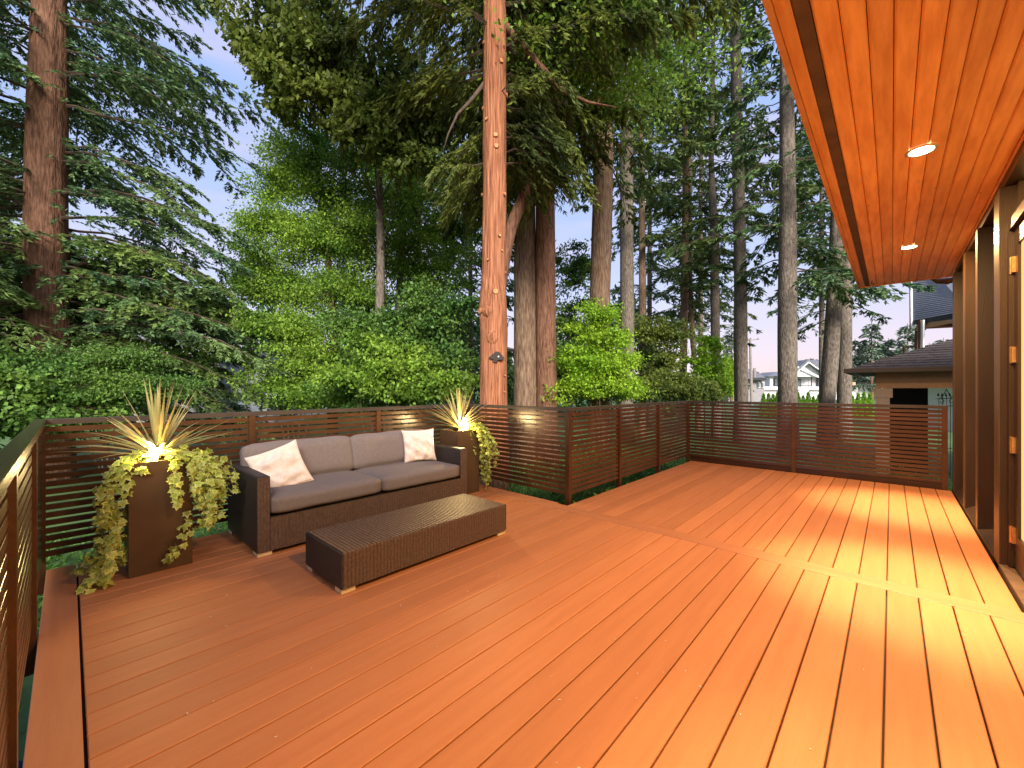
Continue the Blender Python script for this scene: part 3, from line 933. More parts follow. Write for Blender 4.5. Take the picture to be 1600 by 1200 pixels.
def conifer_foliage(c, z0, z1, rfun, nb, rg, tl=.5, bl=.16, bw=.04, tsp=.12, nbl=10, droop=.35, rise=.15, flat=.5, hang=.3,
                    avoid=None, avoid_w=.6, avoid_z=99, xaxis=None, s0=.12, azf=None):
    """branches round the axis through c. rfun(q) = branch length at relative height q; xaxis(z)=trunk centre"""
    LV = Leaves(); wood = MB()
    for i in range(nb):
        q = (i + rg.uniform(0, 1)) / nb
        z = z0 + (z1 - z0) * q
        L = rfun(q) * rg.uniform(.65, 1.1)
        for _ in range(30):
            az = rg.uniform(0, 2 * PI)
            if avoid is None or z > avoid_z: break
            dd = (az - avoid + PI) % (2 * PI) - PI
            if abs(dd) > avoid_w: break
        if azf: L *= azf(az, z)
        h = np.array((math.cos(az), math.sin(az), 0)); up = np.array((0, 0, 1.0))
        o = np.array(c, float).copy(); o[2] = z
        if xaxis is not None: o[:2] = xaxis(z)
        n = 9; s = np.linspace(0, 1, n)
        ri, dr = rise * rg.uniform(.2, 1.8), droop * rg.uniform(.6, 1.4)
        side0 = np.cross(h, up); cv = rg.normal(0, .12)
        B = o + h * (s * L)[:, None] + up * ((ri * s - dr * s ** 2) * L)[:, None] + side0 * (cv * L * s ** 2)[:, None]
        wood.tube(B + rg.normal(0, .03, B.shape) * (s > 0)[:, None], np.linspace(.010 + .006 * L, .003, n), 4, cap=False)
        nt = max(4, int(L / tsp))
        st = s0 + (1 - s0) * rg.uniform(0, 1, nt) ** .8
        Bp = np.stack([np.interp(st, s, B[:, a]) for a in range(3)], 1)
        Tg = nrm(np.stack([np.interp(st, s, np.gradient(B[:, a])) for a in range(3)], 1))
        sgn = np.where(rg.uniform(size=nt) < .5, -1, 1)[:, None]
        sd_ = nrm(np.cross(Tg, up)) * sgn
        lt = tl * (1.15 - .75 * st) * rg.uniform(.5, 1.2, nt)
        Dt = nrm(Tg * .6 + sd_ * rg.uniform(.5, 1, (nt, 1)) + up * rg.normal(-.10, .16, (nt, 1)))
        tt = rg.uniform(.0, 1, (nt, nbl)) ** .85
        P = Bp[:, None] + Dt[:, None] * (lt[:, None] * tt)[..., None] - up * (hang * lt[:, None] * tt ** 2)[..., None]
        rs = np.where(rg.uniform(size=(nt, nbl, 1)) < .5, -1, 1)
        fw = nrm(np.cross(Dt, up))[:, None] * rs
        D = Dt[:, None] * .75 + fw * rg.uniform(.2, .8, (nt, nbl, 1)) + rg.normal(0, .18, (nt, nbl, 3)) - up * (hang * .9)
        k = nt * nbl
        LV.add(P.reshape(-1, 3), D.reshape(-1, 3), bl * rg.uniform(.6, 1.3, k), bw * rg.uniform(.7, 1.3, k), flat)
    return LV, wood


def base_of(px, d):
    p = at(px, 607, d); p[2] = GZ; return p


def to_cam(p): return math.atan2(-p[1], -p[0])


def line_trunk(pix, d, extend_z=None):
    """pix: list of (px, py, width_px) up the trunk; returns points and radii"""
    P = [at(a, b, d) for a, b, w in pix]; R = [w / 641 * d / 2 for a, b, w in pix]
    p0 = P[0] + (P[0] - P[1]) / max(.01, (P[1][2] - P[0][2])) * (P[0][2] - GZ) * .3
    p0[2] = GZ - .1
    P.insert(0, p0); R.insert(0, R[0] * 1.25)
    if extend_z and P[-1][2] < extend_z:
        dz = extend_z - P[-1][2]; dirv = (P[-1] - P[-2]) / (P[-1][2] - P[-2][2])
        dirv = np.array((dirv[0] * .3, dirv[1] * .3, 1))
        P.append(P[-1] + dirv * dz); R.append(R[-1] * .45)
    return P, R


def axis_fn(P):
    P = np.array(P)
    return lambda z: np.array((np.interp(z, P[:, 2], P[:, 0]), np.interp(z, P[:, 2], P[:, 1])))


TRI = 0


def conifer(name, label, pix, d, top, bark, leaf, crown, group=None, seed=0, sides=18):
    """crown: dict for conifer_foliage plus z0,z1,r,nb"""
    global TRI
    rg = np.random.default_rng(seed)
    P, R = line_trunk(pix, d, top)
    t = thing(name, label, 'tree', P[0], group)
    t.location.z = GZ
    trunk(P, R, M[bark], t, max(sides, 12) * 2 if d < 15 else sides, .030, seed)
    if crown:
        cr = dict(crown); z0, z1, r, nb = cr.pop('z0'), cr.pop('z1'), cr.pop('r'), cr.pop('nb')
        rf = r if callable(r) else (lambda q, r=r: r * (1.05 - .55 * q))
        LV, wd = conifer_foliage(P[0], z0, z1, rf, nb, rg, xaxis=axis_fn(P), **cr)
        wd.build('branches', M['twig'], t)
        TRI += LV.count() * 2
        LV.build('crown', M[leaf], t)
    return t


# --- the big spruce at the left
p = base_of(74, 8.5)
conifer('spruce_tree', 'big reddish trunked spruce with drooping branches at the far left', [(77, 600, 50), (76, 520, 52), (72, 380, 49), (73, 250, 46), (77, 66, 41)], 8.5, 15,
        'bark_rust', 'spruce',
        dict(z0=.9, z1=10.5, r=lambda q: 4.2 * (1 - .25 * q) + .5, nb=125, tl=.70, bl=.11, bw=.036, tsp=.062, nbl=30, droop=.34, rise=.12, flat=.35, hang=.30,
             s0=.04, avoid=to_cam(p), avoid_w=.50, avoid_z=11), seed=21, sides=26)
rg = np.random.default_rng(81)
spr = [o for o in COL.objects if o.name == 'spruce_tree'][0]
LV, wd = conifer_foliage(base_of(74, 8.5), 1.4, 4.6, lambda q: 4.6 - .9 * q, 74, rg, tl=.75, bl=.12, bw=.042, tsp=.055, nbl=28, droop=.34, rise=.04, flat=.40, hang=.30, avoid=to_cam(p), avoid_w=.62, s0=.08)
wd.build('lower_branches', M['twig'], spr); LV.build('lower_boughs', M['spruce2'], spr)
# low light sprays left of the trunk, another young spruce
conifer('spruce_tree', 'young light green spruce at the left edge beside the big trunk', [(-60, 600, 16), (-62, 400, 12)], 7.0, 5.0, 'bark_brown', 'spruce2',
        dict(z0=.3, z1=4.0, r=lambda q: 1.9 * (1 - .75 * q) + .2, nb=44, tl=.5, bl=.11, bw=.03, tsp=.07, nbl=14, droop=.35, rise=.1, flat=.4, hang=.35), seed=5, sides=12)

# --- the orange cedar in the middle
CD = 7.0
pc = base_of(771, CD)
Pc, Rc = line_trunk([(771, 630, 44), (771, 560, 41), (772, 520, 42), (770, 480, 44), (771, 430, 37), (773, 300, 37), (773, 180, 36), (773, 66, 36)], CD, 15)
cedar = thing('cedar_tree', 'bright orange barked cedar with cut knots standing just behind the railing', 'tree', (Pc[0][0], Pc[0][1], GZ))
trunk(Pc, Rc, M['bark_red'], cedar, 64, .028, 3, .09)
rg = np.random.default_rng(31)
LV, wd = conifer_foliage(Pc[0], 5.0, 11.5, lambda q: 3.9 * (1 - .25 * q), 104, rg, tl=.80, bl=.13, bw=.030, tsp=.055, nbl=34, droop=.24, rise=.08, flat=.0, hang=.75, azf=lambda az, z: (.42 if z < 6.9 else 1.0) if abs((az - YAW + PI) % (2 * PI) - PI) < 1.3 else (min(1, max(.38, (z - 4.6) / 2.9)) if abs((az - YAW) % (2 * PI) - PI) < 1.25 else 1.0),
                         avoid=to_cam(pc), avoid_w=.85, avoid_z=9.5, xaxis=axis_fn(Pc), s0=.1)
wd.build('branches', M['twig'], cedar); TRI += LV.count() * 2
LV.build('crown', M['cedar'], cedar)
# big crooked limb to the right of the trunk
lp = [at(790, 40, 7.0), at(812, 66, 6.9), at(835, 92, 6.85), at(857, 118, 6.8), at(880, 143, 6.75), at(920, 160, 6.7), at(965, 168, 6.7)]
MB().tube(lp, [.06, .055, .05, .045, .038, .022, .006], 12, .06, 3).build('limb', M['bark_rust'], cedar, True)
lp = [at(758, 128, 7.0), at(735, 158, 6.9), at(715, 178, 6.8), at(700, 210, 6.8), at(692, 238, 6.8)]
MB().tube(lp, [.035, .03, .022, .014, .004], 10, .06, 4).build('limb', M['twig'], cedar, True)


def knot(px, py, r, dx=0):
    """sawn branch stub on the side of the cedar that faces the deck"""
    c = at(px, py, CD); ax = axis_fn(Pc)(c[2]); rad = np.interp(c[2], [p[2] for p in Pc], Rc)
    v = c[:2] - ax; side = float(np.dot(v, (RX, RY)))
    side = max(-rad, min(rad, side)); fr = math.sqrt(max(0, rad ** 2 - side ** 2))
    nrm2 = np.array((RX * side - FX * fr, RY * side - FY * fr, 0)) / rad
    p0 = np.array((ax[0], ax[1], c[2])) + nrm2 * (rad - .03)
    b = MB().tube([p0, p0 + nrm2 * .035, p0 + nrm2 * .05], [r * 1.5, r * 1.15, r], 14, .05, int(px + py))
    k = b.build('knot', M['bark_red'], cedar, True)
    MB().tube([p0 + nrm2 * .0505, p0 + nrm2 * .054], [r * .92, r * .9], 14, .03, 2).build('cut_face', M['knot'], k)


for (a, b, r) in ((757, 74, .025), (783, 107, .035), (791, 150, .045), (756, 174, .03), (762, 195, .027), (775, 222, .036), (776, 239, .036), (752, 305, .03), (788, 308, .03),
                  (781, 374, .022), (784, 396, .018), (764, 411, .015), (775, 460, .045), (789, 427, .018), (788, 587, .015), (788, 612, .015), (752, 488, .05)):
    knot(a, b, r)
# swelling below the knots
for (a, b, rr, rz_) in ((770, 527, .11, .17), (764, 487, .11, .12)):
    c = at(a, b, CD - .155)
    u, v = np.meshgrid(np.linspace(0, 2 * PI, 17), np.linspace(0, PI, 11), indexing='ij')
    Pp = np.stack([np.cos(u) * np.sin(v) * rr, np.sin(u) * np.sin(v) * rr, np.cos(v) * rz_], -1) + c
    MB().add(Pp.reshape(-1, 3), [(i * 11 + j, (i + 1) * 11 + j, (i + 1) * 11 + j + 1, i * 11 + j + 1) for i in range(16) for j in range(10)]).build('burl', M['bark_red'], cedar, True)

# dark box on the cedar
bx_ = at(776, 557, CD - .26)
Rv = np.array((RX, RY, 0)); Fv = np.array((FX, FY, 0)); Uv = np.array((0, 0, 1.0))
t = thing('bird_box', 'small dark diamond shaped box fixed to the orange cedar trunk', 'bird box', bx_)
pts = [(-.125, -.01), (-.10, -.035), (-.02, -.06), (.09, -.055), (.125, -.02), (.045, .075), (-.01, .085), (-.03, .07)]
MB().poly([bx_ + Rv * x + Uv * z for x, z in pts], Fv * .09).build('shell', M['boxdark'], t)
MB().obox(bx_ - Rv * .02 - Uv * .075 + Fv * .045, Rv * .035, Fv * .04, Uv * .02).build('lower_block', M['boxdark'], t)
MB().tube([bx_ + Rv * .03 - Fv * .004, bx_ + Rv * .03 - Fv * .001], [.012, .012], 10).build('highlight_dot', M['trimw'], t)  # white dot set on the box as a painted highlight

# --- leaning reddish tree behind the cedar
P, R = line_trunk([(772, 600, 26), (778, 460, 22), (796, 358, 19), (826, 290, 18), (853, 220, 16), (864, 160, 14), (872, 110, 13), (880, 66, 12)], 7.7, 9)
t = thing('leaning_tree', 'thin reddish tree leaning right from behind the orange cedar', 'tree', (P[0][0], P[0][1], GZ))
trunk(P, R, M['bark_rust'], t, 16, .05, 9)
MB().tube([at(866, 150, 7.7), at(880, 128, 7.7), at(905, 105, 7.7), at(926, 80, 7.7), at(960, 66, 7.7)], [.05, .045, .04, .03, .02], 9, .05, 5).build('limb', M['bark_brown'], t, True)
LV = Leaves(); rg = np.random.default_rng(44)
n = 9000
c = np.concatenate([at(905, 120, 7.7)[None] + rg.normal(0, 1, (n // 2, 3)) * (.8, .8, .35), at(985, 95, 7.6)[None] + rg.normal(0, 1, (n // 2, 3)) * (.9, .9, .35)])
LV.add(c, rg.normal(0, 1, c.shape) + (0, 0, -.6), .10 * rg.uniform(.6, 1.2, len(c)), .05, .2)
LV.build('crown', M['leaf'], t); TRI += n * 2

# --- the row of tall trunks, left to right
spec = [
    # name, label, pix(base up), d, bark, leaf, z0 crown, r, nb
    ('fir_tree', 'thick grey brown trunk just right of the orange cedar', [(821, 632, 38), (820, 520, 34), (820, 300, 33), (821, 120, 31)], 9.4, 'bark_brown', 'cedar', 6.6, 3.0, 34),
    ('fir_tree', 'thick rusty brown trunk, second to the right of the orange cedar', [(854, 633, 33), (853, 500, 31), (852, 300, 30), (850, 120, 28)], 9.3, 'bark_rust', 'cedar', 6.9, 2.8, 34),
    ('fir_tree', 'tall olive brown trunk wrapped in bright green shrubs at its foot', [(936, 630, 30), (937, 480, 31), (942, 300, 31), (943, 165, 31), (944, 60, 29)], 10.6, 'bark_brown', 'firl', 7.2, 3.0, 40),
    ('fir_tree', 'speckled grey trunk right of the olive brown one', [(979, 620, 22), (980, 500, 21), (979, 350, 20), (979, 180, 19), (979, 60, 18)], 14, 'bark_grey', 'fir', 8.0, 2.6, 36),
    ('fir_tree', 'slim brown trunk just right of the speckled grey one', [(1003, 620, 11), (1004, 480, 11), (1003, 300, 9), (1001, 120, 8)], 16, 'bark_brown', 'firl', 6.5, 2.4, 34),
    ('fir_tree', 'slim dark fir with layered branches left of the forked slim pair', [(1067, 590, 11), (1070, 450, 11), (1071, 300, 9), (1070, 100, 7)], 17, 'bark_brown', 'fir', 4.6, 3.0, 62),
    ('fir_tree', 'thin bent trunk curving behind the rhododendron', [(1089, 600, 7), (1082, 530, 8), (1078, 440, 7), (1078, 330, 6)], 18, 'bark_brown', 'firl', 4.0, 1.7, 24),
    ('fir_tree', 'slim grey brown trunk with a kink halfway up', [(1119, 620, 13), (1117, 480, 13), (1117, 360, 12), (1113, 315, 11), (1111, 250, 8), (1114, 100, 6)], 16, 'bark_grey', 'firl', 5.6, 2.8, 56),
    ('fir_tree', 'straight grey trunk left of the utility pole', [(1158, 625, 20), (1157, 450, 18), (1154, 300, 17), (1151, 160, 16), (1149, 60, 14)], 14, 'bark_grey', 'firl', 6.2, 2.6, 50),
    ('fir_tree', 'heavy grey trunk under dark drooping boughs, left of the soffit', [(1231, 640, 27), (1230, 500, 26), (1231, 350, 24), (1230, 220, 20), (1228, 60, 17)], 11.6, 'bark_grey', 'fir', 4.0, 2.6, 66),
    ('fir_tree', 'grey trunk tilting right against the white house', [(1292, 632, 21), (1298, 560, 21), (1304, 450, 19), (1308, 330, 16), (1308, 160, 13)], 13.2, 'bark_grey', 'fir', 3.3, 2.1, 44),
    ('fir_tree', 'smooth pinkish grey trunk beside the shed roof', [(1319, 632, 19), (1320, 520, 18), (1321, 440, 17), (1322, 330, 15)], 14.6, 'bark_grey', 'fir', 6.5, 2.0, 30),
]
for i, (nm, lab, pix, d, bk, lf, z0, r, nb) in enumerate(spec):
    pc_ = base_of(pix[0][0], d)
    fine = d < 12
    conifer(nm, lab, pix, d, 19 if d > 12 else 16, bk, lf,
            dict(z0=z0, z1=18 if d > 12 else 14, r=lambda q, r=r: r * (1.02 - .6 * q), nb=nb, tl=.62, bl=.19, bw=.055, tsp=.10, nbl=15,
                 droop=.30, rise=.14, flat=.5, hang=.32 if lf != 'cedar' else .7, avoid=to_cam(pc_), avoid_w=.42, avoid_z=20), 'tall trunks in a row beyond the deck', 60 + i)


# ------------------------------------------------------------------ broadleaf plants
def broad(name, label, base, clusters, leaf, nleaf, L=.075, W=.05, cat='tree', tr=None, bark='bark_brown', group=None, seed=0, upf=.25, hang=-.35, limb_r=.02, kind=None):
    """clusters: (centre, radius (3)) ; tr: trunk points & radii"""
    global TRI
    rg = np.random.default_rng(seed)
    base = np.array(base, float)
    t = thing(name, label, cat, base, group, kind)
    if tr is not None:
        trunk(tr[0], tr[1], M[bark], t, 12, .05, seed, .3)
        tp = np.array(tr[0])
    else: tp = None
    lm = MB()
    LV = Leaves()
    vol = np.array([np.prod(r) ** (2 / 3) for c, r in clusters]); cnt = (nleaf * vol / vol.sum()).astype(int)
    for (c, r), n in zip(clusters, cnt):
        c = np.array(c, float); r = np.array(r, float)
        if tp is not None:
            zz = np.clip(c[2] - 1.2 * r[2] - rg.uniform(.2, 1.0), tp[0, 2] + .3, tp[-1, 2])
            s = np.array([np.interp(zz, tp[:, 2], tp[:, a]) for a in range(2)] + [zz])
        else: s = np.array((base[0] + rg.normal(0, .1), base[1] + rg.normal(0, .1), base[2]))
        mid = (s + c) / 2 + rg.normal(0, .12, 3)
        lm.tube([s, mid, c], [limb_r, limb_r * .7, limb_r * .3], 5, cap=False)
        # sub clumps so the outline is uneven
        ns = max(5, int(n / 70))
        sub = c + nrm(rg.normal(size=(ns, 3))) * rg.uniform(.25, 1.22, (ns, 1)) * r
        for j in range(0, ns, 2): lm.tube([c, (c + sub[j]) / 2 + rg.normal(0, .05, 3), sub[j]], [limb_r * .4, limb_r * .3, .003], 4, cap=False)
        wt = rg.uniform(.15, 1, ns) ** 2; idx = rg.choice(ns, n, p=wt / wt.sum())
        sr = (.15 * r.mean() + .06) * rg.uniform(.6, 1.3, (n, 1))
        P = sub[idx] + rg.normal(0, 1, (n, 3)) * sr * np.array((1, 1, .42))
        D = nrm(P - c) * .5 + rg.normal(0, .7, (n, 3)) + np.array((0, 0, hang))
        LV.add(P, D, L * rg.uniform(.6, 1.3, n), W * rg.uniform(.7, 1.25, n), upf)
    lm.build('branches', M['twig'], t)
    TRI += LV.count() * 2
    LV.build('foliage' if cat != 'tree' else 'crown', M[leaf], t)
    return t


def cl(px, py, d, rx, rz=None, rd=None):
    """cluster at pixel, radii in px across and up, depth radius in metres"""
    s = d / 641
    r = rx * s
    return (at(px, py, d), (r, r if rd is None else rd, (rz if rz else rx) * s))


# bright deciduous tree, left centre
d = 10.5
broad('birch_tree', 'light green leafy tree against the open sky, right of the big spruce', base_of(500, d), [cl(470, 260, d, 45, 40), cl(430, 290, d, 35, 35), cl(500, 225, d, 38, 25), cl(520, 300, d, 55, 45),
      cl(440, 350, d, 50, 35), cl(410, 400, d, 45, 35), cl(500, 380, d, 60, 40), cl(400, 445, d, 40, 30), cl(455, 455, d, 55, 35), cl(545, 250, d, 38, 28), cl(560, 360, d, 55, 45), cl(525, 450, d, 60, 40), cl(390, 355, d, 25, 18)],
      'leaf', 84000, .070, .042, tr=(line_trunk([(520, 640, 15), (522, 500, 12), (512, 400, 10), (500, 300, 7), (495, 230, 4)], d)), seed=1)
d = 12
broad('alder_tree', 'darker green leafy tree between the light green one and the orange cedar', base_of(620, d), [cl(600, 300, d, 55, 45), cl(650, 340, d, 55, 50), cl(600, 400, d, 60, 45), cl(670, 430, d, 60, 50), cl(710, 370, d, 45, 50), cl(640, 260, d, 45, 40), cl(575, 480, d, 50, 40), cl(700, 300, d, 40, 50)],
      'leaf', 46000, .085, .05, tr=(line_trunk([(620, 640, 14), (622, 500, 12), (630, 350, 8), (632, 280, 5)], d)), seed=2, bark='bark_grey')
# overhanging big leaves at top left of the cedar canopy
d = 8.2
broad('maple_tree', 'broad leaved tree hanging olive leaves over the top left of the cedar', base_of(590, d), [cl(440, 120, d, 45, 35), cl(480, 160, d, 50, 30), cl(520, 110, d, 50, 45), cl(560, 170, d, 50, 35), cl(600, 130, d, 50, 45), cl(500, 60, d, 60, 40), cl(585, 225, d, 45, 22), cl(650, 180, d, 45, 40), cl(640, 250, d, 40, 30), cl(400, 90, d, 35, 28), cl(430, 30, d, 60, 40)],
      'leafo', 24000, .125, .075, tr=(line_trunk([(590, 640, 15), (595, 400, 12), (590, 200, 9), (580, 60, 6)], d + 1.5)), seed=3, hang=-.7, bark='bark_grey')

# mid storey trees and bushes (things), left to right
bush = [
    ('laurel_bush', 'dense dark green laurel bush in front of the big spruce', 'leafd', 6.9, [(170, 595, 45, 26), (215, 602, 38, 18), (125, 605, 38, 26), (185, 560, 32, 16), (100, 625, 30, 20), (150, 580, 30, 20)], 36000, .048, .026),
    ('maple_bush', 'dark low maple bush at the left edge under the spruce', 'leafd', 6.2, [(40, 600, 45, 35), (20, 640, 50, 40), (90, 640, 30, 30), (-20, 570, 40, 30)], 16000, .08, .055),
    ('leafy_shrub', 'green shrub beneath the light green tree', 'leaf', 9.0, [(455, 590, 40, 35), (490, 560, 40, 35), (500, 610, 40, 30), (470, 520, 35, 25), (440, 505, 35, 18)], 30000, .065, .040),
    ('vine_maple', 'dark green vine maple in the middle of the thicket', 'leafd', 8.6, [(590, 560, 55, 40), (640, 520, 45, 35), (560, 610, 45, 25), (620, 610, 50, 28), (680, 560, 45, 40), (560, 510, 40, 28), (690, 480, 45, 35)], 42000, .08, .05),
    ('vine_maple', 'brighter green vine maple low down left of the cedar trunk', 'leaf', 7.9, [(600, 545, 35, 20), (650, 570, 38, 22), (600, 600, 40, 20), (660, 610, 40, 18), (560, 585, 30, 15), (700, 600, 30, 22)], 18000, .08, .05),
    ('leafy_shrub', 'yellow green shrub wrapped round the foot of the olive brown trunk', 'leafb', 9.6, [(940, 492, 13, 16), (922, 520, 15, 14), (958, 528, 14, 14), (903, 560, 17, 18), (948, 562, 22, 20), (920, 595, 28, 20), (972, 600, 20, 20), (888, 612, 14, 14), (970, 566, 12, 12)], 26000, .075, .042),
    ('leafy_shrub', 'mid green shrub behind the two thick trunks', 'leafd', 12.5, [(890, 500, 30, 60), (880, 590, 30, 35), (900, 420, 25, 40)], 12000, .10, .06),
    ('rhododendron', 'rounded olive green rhododendron behind the middle railing', 'leafo', 11.0, [(1045, 605, 35, 14), (1080, 603, 30, 16), (1010, 612, 28, 14), (1060, 590, 22, 9), (1105, 615, 20, 12)], 9000, .11, .045),
    ('leafy_shrub', 'bright green shrub between the kinked trunk and the bent trunk', 'leafb', 15.5, [(1100, 575, 18, 25), (1108, 540, 12, 14), (1092, 605, 18, 16), (1135, 600, 12, 15)], 7000, .12, .08),
    ('leafy_shrub', 'round green shrub beside the straight grey trunk, left of the pole', 'leafb', 19.0, [(1131, 580, 12, 22), (1138, 605, 14, 12), (1128, 565, 8, 10)], 5000, .12, .08),
    ('vine_maple', 'loose olive green tree behind the slim brown trunk', 'leafo', 15.0, [(1030, 560, 30, 25), (1010, 520, 25, 25), (1045, 520, 25, 20), (1025, 590, 30, 18)], 11000, .11, .065),
    ('elder_bush', 'dark bush over the white wall left of the light green tree', 'leafd', 9.5, [(395, 510, 30, 18), (425, 525, 22, 12), (355, 560, 25, 20), (455, 632, 22, 8)], 6000, .07, .045),
]
for i, (nm, lab, lf, d, cs, n, L, W) in enumerate(bush):
    broad(nm, lab, base_of(cs[0][0], d), [cl(a, b, d, rx, rz, .75) for a, b, rx, rz in cs], lf, n, L, W, 'bush', seed=100 + i, limb_r=.016,
          group='bushes beyond the railings')

# conifers behind the thicket that fill the middle with dark needles
far_specs = [
    ('tall dark fir behind the thicket, left of the cedar', 655, 16, 18, 3.0, 'fir'),
    ('tall dark fir directly behind the orange cedar', 735, 17, 19, 3.2, 'fir'), 
    ('tall fir seen between the olive brown and the grey trunk', 1015, 22, 20, 3.4, 'firl'), ('tall fir behind the kinked trunk', 1095, 25, 20, 3.0, 'firl'),
    ('slim fir between the heavy grey trunk and the tilting one', 1284, 20, 19, 2.5, 'fir'),
    ('tall dark fir at the far left behind the spruce', -40, 16, 16, 3.0, 'fir'),
]
for i, (lab, px, d, top, r, lf) in enumerate(far_specs):
    z0 = 2.6 if px < 900 else (4.2 if px < 1100 else 7.2)
    if px == 1284: z0 = 5.2
    conifer('fir_tree', lab, [(px, 610, 8), (px, 300, 6), (px + 3, 100, 4)], d, top, 'bark_grey' if px > 1000 else 'bark_brown', lf,
            dict(z0=z0, z1=top - .3, r=lambda q, r=r: r * (1.0 - .75 * q) + .2, nb=80, tl=.75, bl=.24, bw=.075, tsp=.14, nbl=13, droop=.30, rise=.12, flat=.5, hang=.35),
            'darker firs behind the front row', 200 + i, sides=10)

# far-off woodland that closes the view (one mass)
rg = np.random.default_rng(77)
LV = Leaves()
n = 60000
px = rg.uniform(-500, 1080, n); d = rg.uniform(26, 34, n)
hgt = 5.6 + 2.2 * np.sin(px * .021) + 1.3 * np.sin(px * .057 + 2) - np.clip((px - 950) / 130, 0, 1) * 3.4
z = GZ + (hgt - GZ) * rg.uniform(0, 1, n) ** .8
l = (px - 800) / 641 * d
P = np.stack([d * FX + l * RX, d * FY + l * RY, z], 1)
LV.add(P, rg.normal(0, 1, (n, 3)) + (0, 0, -.3), .42 * rg.uniform(.5, 1.3, n), .22, .2)
o = LV.build('distant_woodland', M['wood']); TRI += n * 2
tag(o, 'dark distant woodland closing the view behind the garden trees', None, None, 'stuff')

# ground cover under the railings
LV = Leaves(); n = 26000
a = rg.uniform(0, 1, n)
X = np.where(a < .45, rg.uniform(-7, -4.5, n), np.where(a < .8, rg.uniform(-4.6, -2.75, n), rg.uniform(-6, 1.5, n)))
Y = np.where(a < .45, rg.uniform(-1.5, 9, n), np.where(a < .8, rg.uniform(3.95, 9, n), rg.uniform(7.7, 11, n)))
hz = np.clip(rg.uniform(0, 1, n), 0, 1) * (.25 + .35 * (np.sin(X * 2.1) * np.sin(Y * 1.7) > 0) * (a > .45))
P = np.stack([X, Y, GZ + hz], 1)
LV.add(P, rg.normal(0, .8, (n, 3)) + (0, 0, .8), .10 * rg.uniform(.6, 1.3, n), .03, .1)
n = 22000
X = rg.uniform(-8, -1, n); Y = rg.uniform(-3, 0.0, n); ok = (X < -4.45) | (Y < -.2); X, Y = X[ok], Y[ok]
P = np.stack([X, Y, np.full(len(X), GZ)], 1)
LV.add(P, rg.normal(0, .35, P.shape) + (0, 0, 1), .05 * rg.uniform(.6, 1.3, len(X)), .012, 0)
o = LV.build('ground_cover', M['blade']); TRI += LV.count() * 2
tag(o, 'bright green ground cover and grass just outside the railings', None, None, 'stuff')


# ================================================================== NEIGHBOURING BUILDINGS
def gable_face(b, pts, thick): b.poly(pts, thick)


# --- covered patio / shed beyond the far railing
YG = 9.9
ez = CAM_H + (607 - 578) / 641 * at(1325, 578, 1)[1] * 0   # placeholder, set below
r = at(1325, 578, 1.0) - np.array((0, 0, CAM_H)); k = YG / r[1]
gx, gz_ = r[0] * k, CAM_H + r[2] * k
shed = thing('garden_pavilion', 'tan garden pavilion with brown shingle hip roof beyond the far railing', 'pavilion', (gx + 3, YG + 3, GZ))
W_ = 6.4
apex1 = np.array((gx + 3.2, YG + 3.0, gz_ + 1.27)); c00 = np.array((gx, YG, gz_)); c10 = np.array((gx + W_, YG, gz_)); c01 = np.array((gx, YG + 6, gz_)); c11 = np.array((gx + W_, YG + 6, gz_))


def shingle_rows(parent, a, b, c, d_, rows, m, name='shingle_course', th=.02, wid=.3):
    """roof plane a-b (eave) to d-c (ridge): overlapping courses, each slightly proud"""
    a, b, c, d_ = (np.asarray(q, float) for q in (a, b, c, d_))
    nn = nrm(np.cross(b - a, d_ - a))
    if nn[2] < 0: nn = -nn
    for i in range(rows):
        t0, t1 = i / rows, (i + 1.12) / rows; t1 = min(t1, 1)
        p, q = a + (d_ - a) * t0, b + (c - b) * t0
        r_, s_ = b + (c - b) * t1, a + (d_ - a) * t1
        MB().add([p, q, r_, s_, p + nn * th, q + nn * th, r_ + nn * th * .1, s_ + nn * th * .1],
                 [(3, 2, 1, 0), (4, 5, 6, 7), (0, 1, 5, 4), (1, 2, 6, 5), (2, 3, 7, 6), (3, 0, 4, 7)]).build(name, m, parent)


roof = MB().add([c00, c10, c11, c01, apex1], [(0, 1, 4), (1, 2, 4), (2, 3, 4), (3, 0, 4), (3, 2, 1, 0)]).build('roof', M['shingle'], shed)
shingle_rows(roof, c00, c10, apex1 + (.01, 0, 0), apex1, 26, M['shingle'])
shingle_rows(roof, c01, c00, apex1, apex1 + (0, .01, 0), 26, M['shingle'])
MB().box(gx - .02, gx + W_, YG - .06, YG - .001, gz_ - .055, gz_ + .022).box(gx - .06, gx - .021, YG - .06, YG + 6, gz_ - .055, gz_ + .022).build('gutter', M['gutter'], shed)
wy0 = YG + .55; wx0 = (at(1368, 607, 1)[0] / at(1368, 607, 1)[1]) * wy0
MB().box(wx0, gx + W_ - .5, wy0, wy0 + .32, gz_ - .34, gz_ - .005).build('beam', M['stucco'], shed)
for cx_ in (wx0, gx + W_ - .8):
    MB().box(cx_ - .02, cx_ + .24, wy0 - .02, wy0 + .26, gz_ - .52, gz_ - .345).build('capital', M['cream'], shed)
    MB().box(cx_, cx_ + .20, wy0, wy0 + .22, GZ, gz_ - .525).build('column', M['cream'], shed)
# dark wall standing behind the front column
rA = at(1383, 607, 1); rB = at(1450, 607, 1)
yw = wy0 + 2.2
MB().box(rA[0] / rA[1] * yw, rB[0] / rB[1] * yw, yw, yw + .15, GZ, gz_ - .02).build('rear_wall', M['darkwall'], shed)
MB().box(wx0, gx + W_ - .5, wy0 + .33, YG + 5.5, gz_ - .03, gz_ - .008).build('ceiling', M['darkwall'], shed)

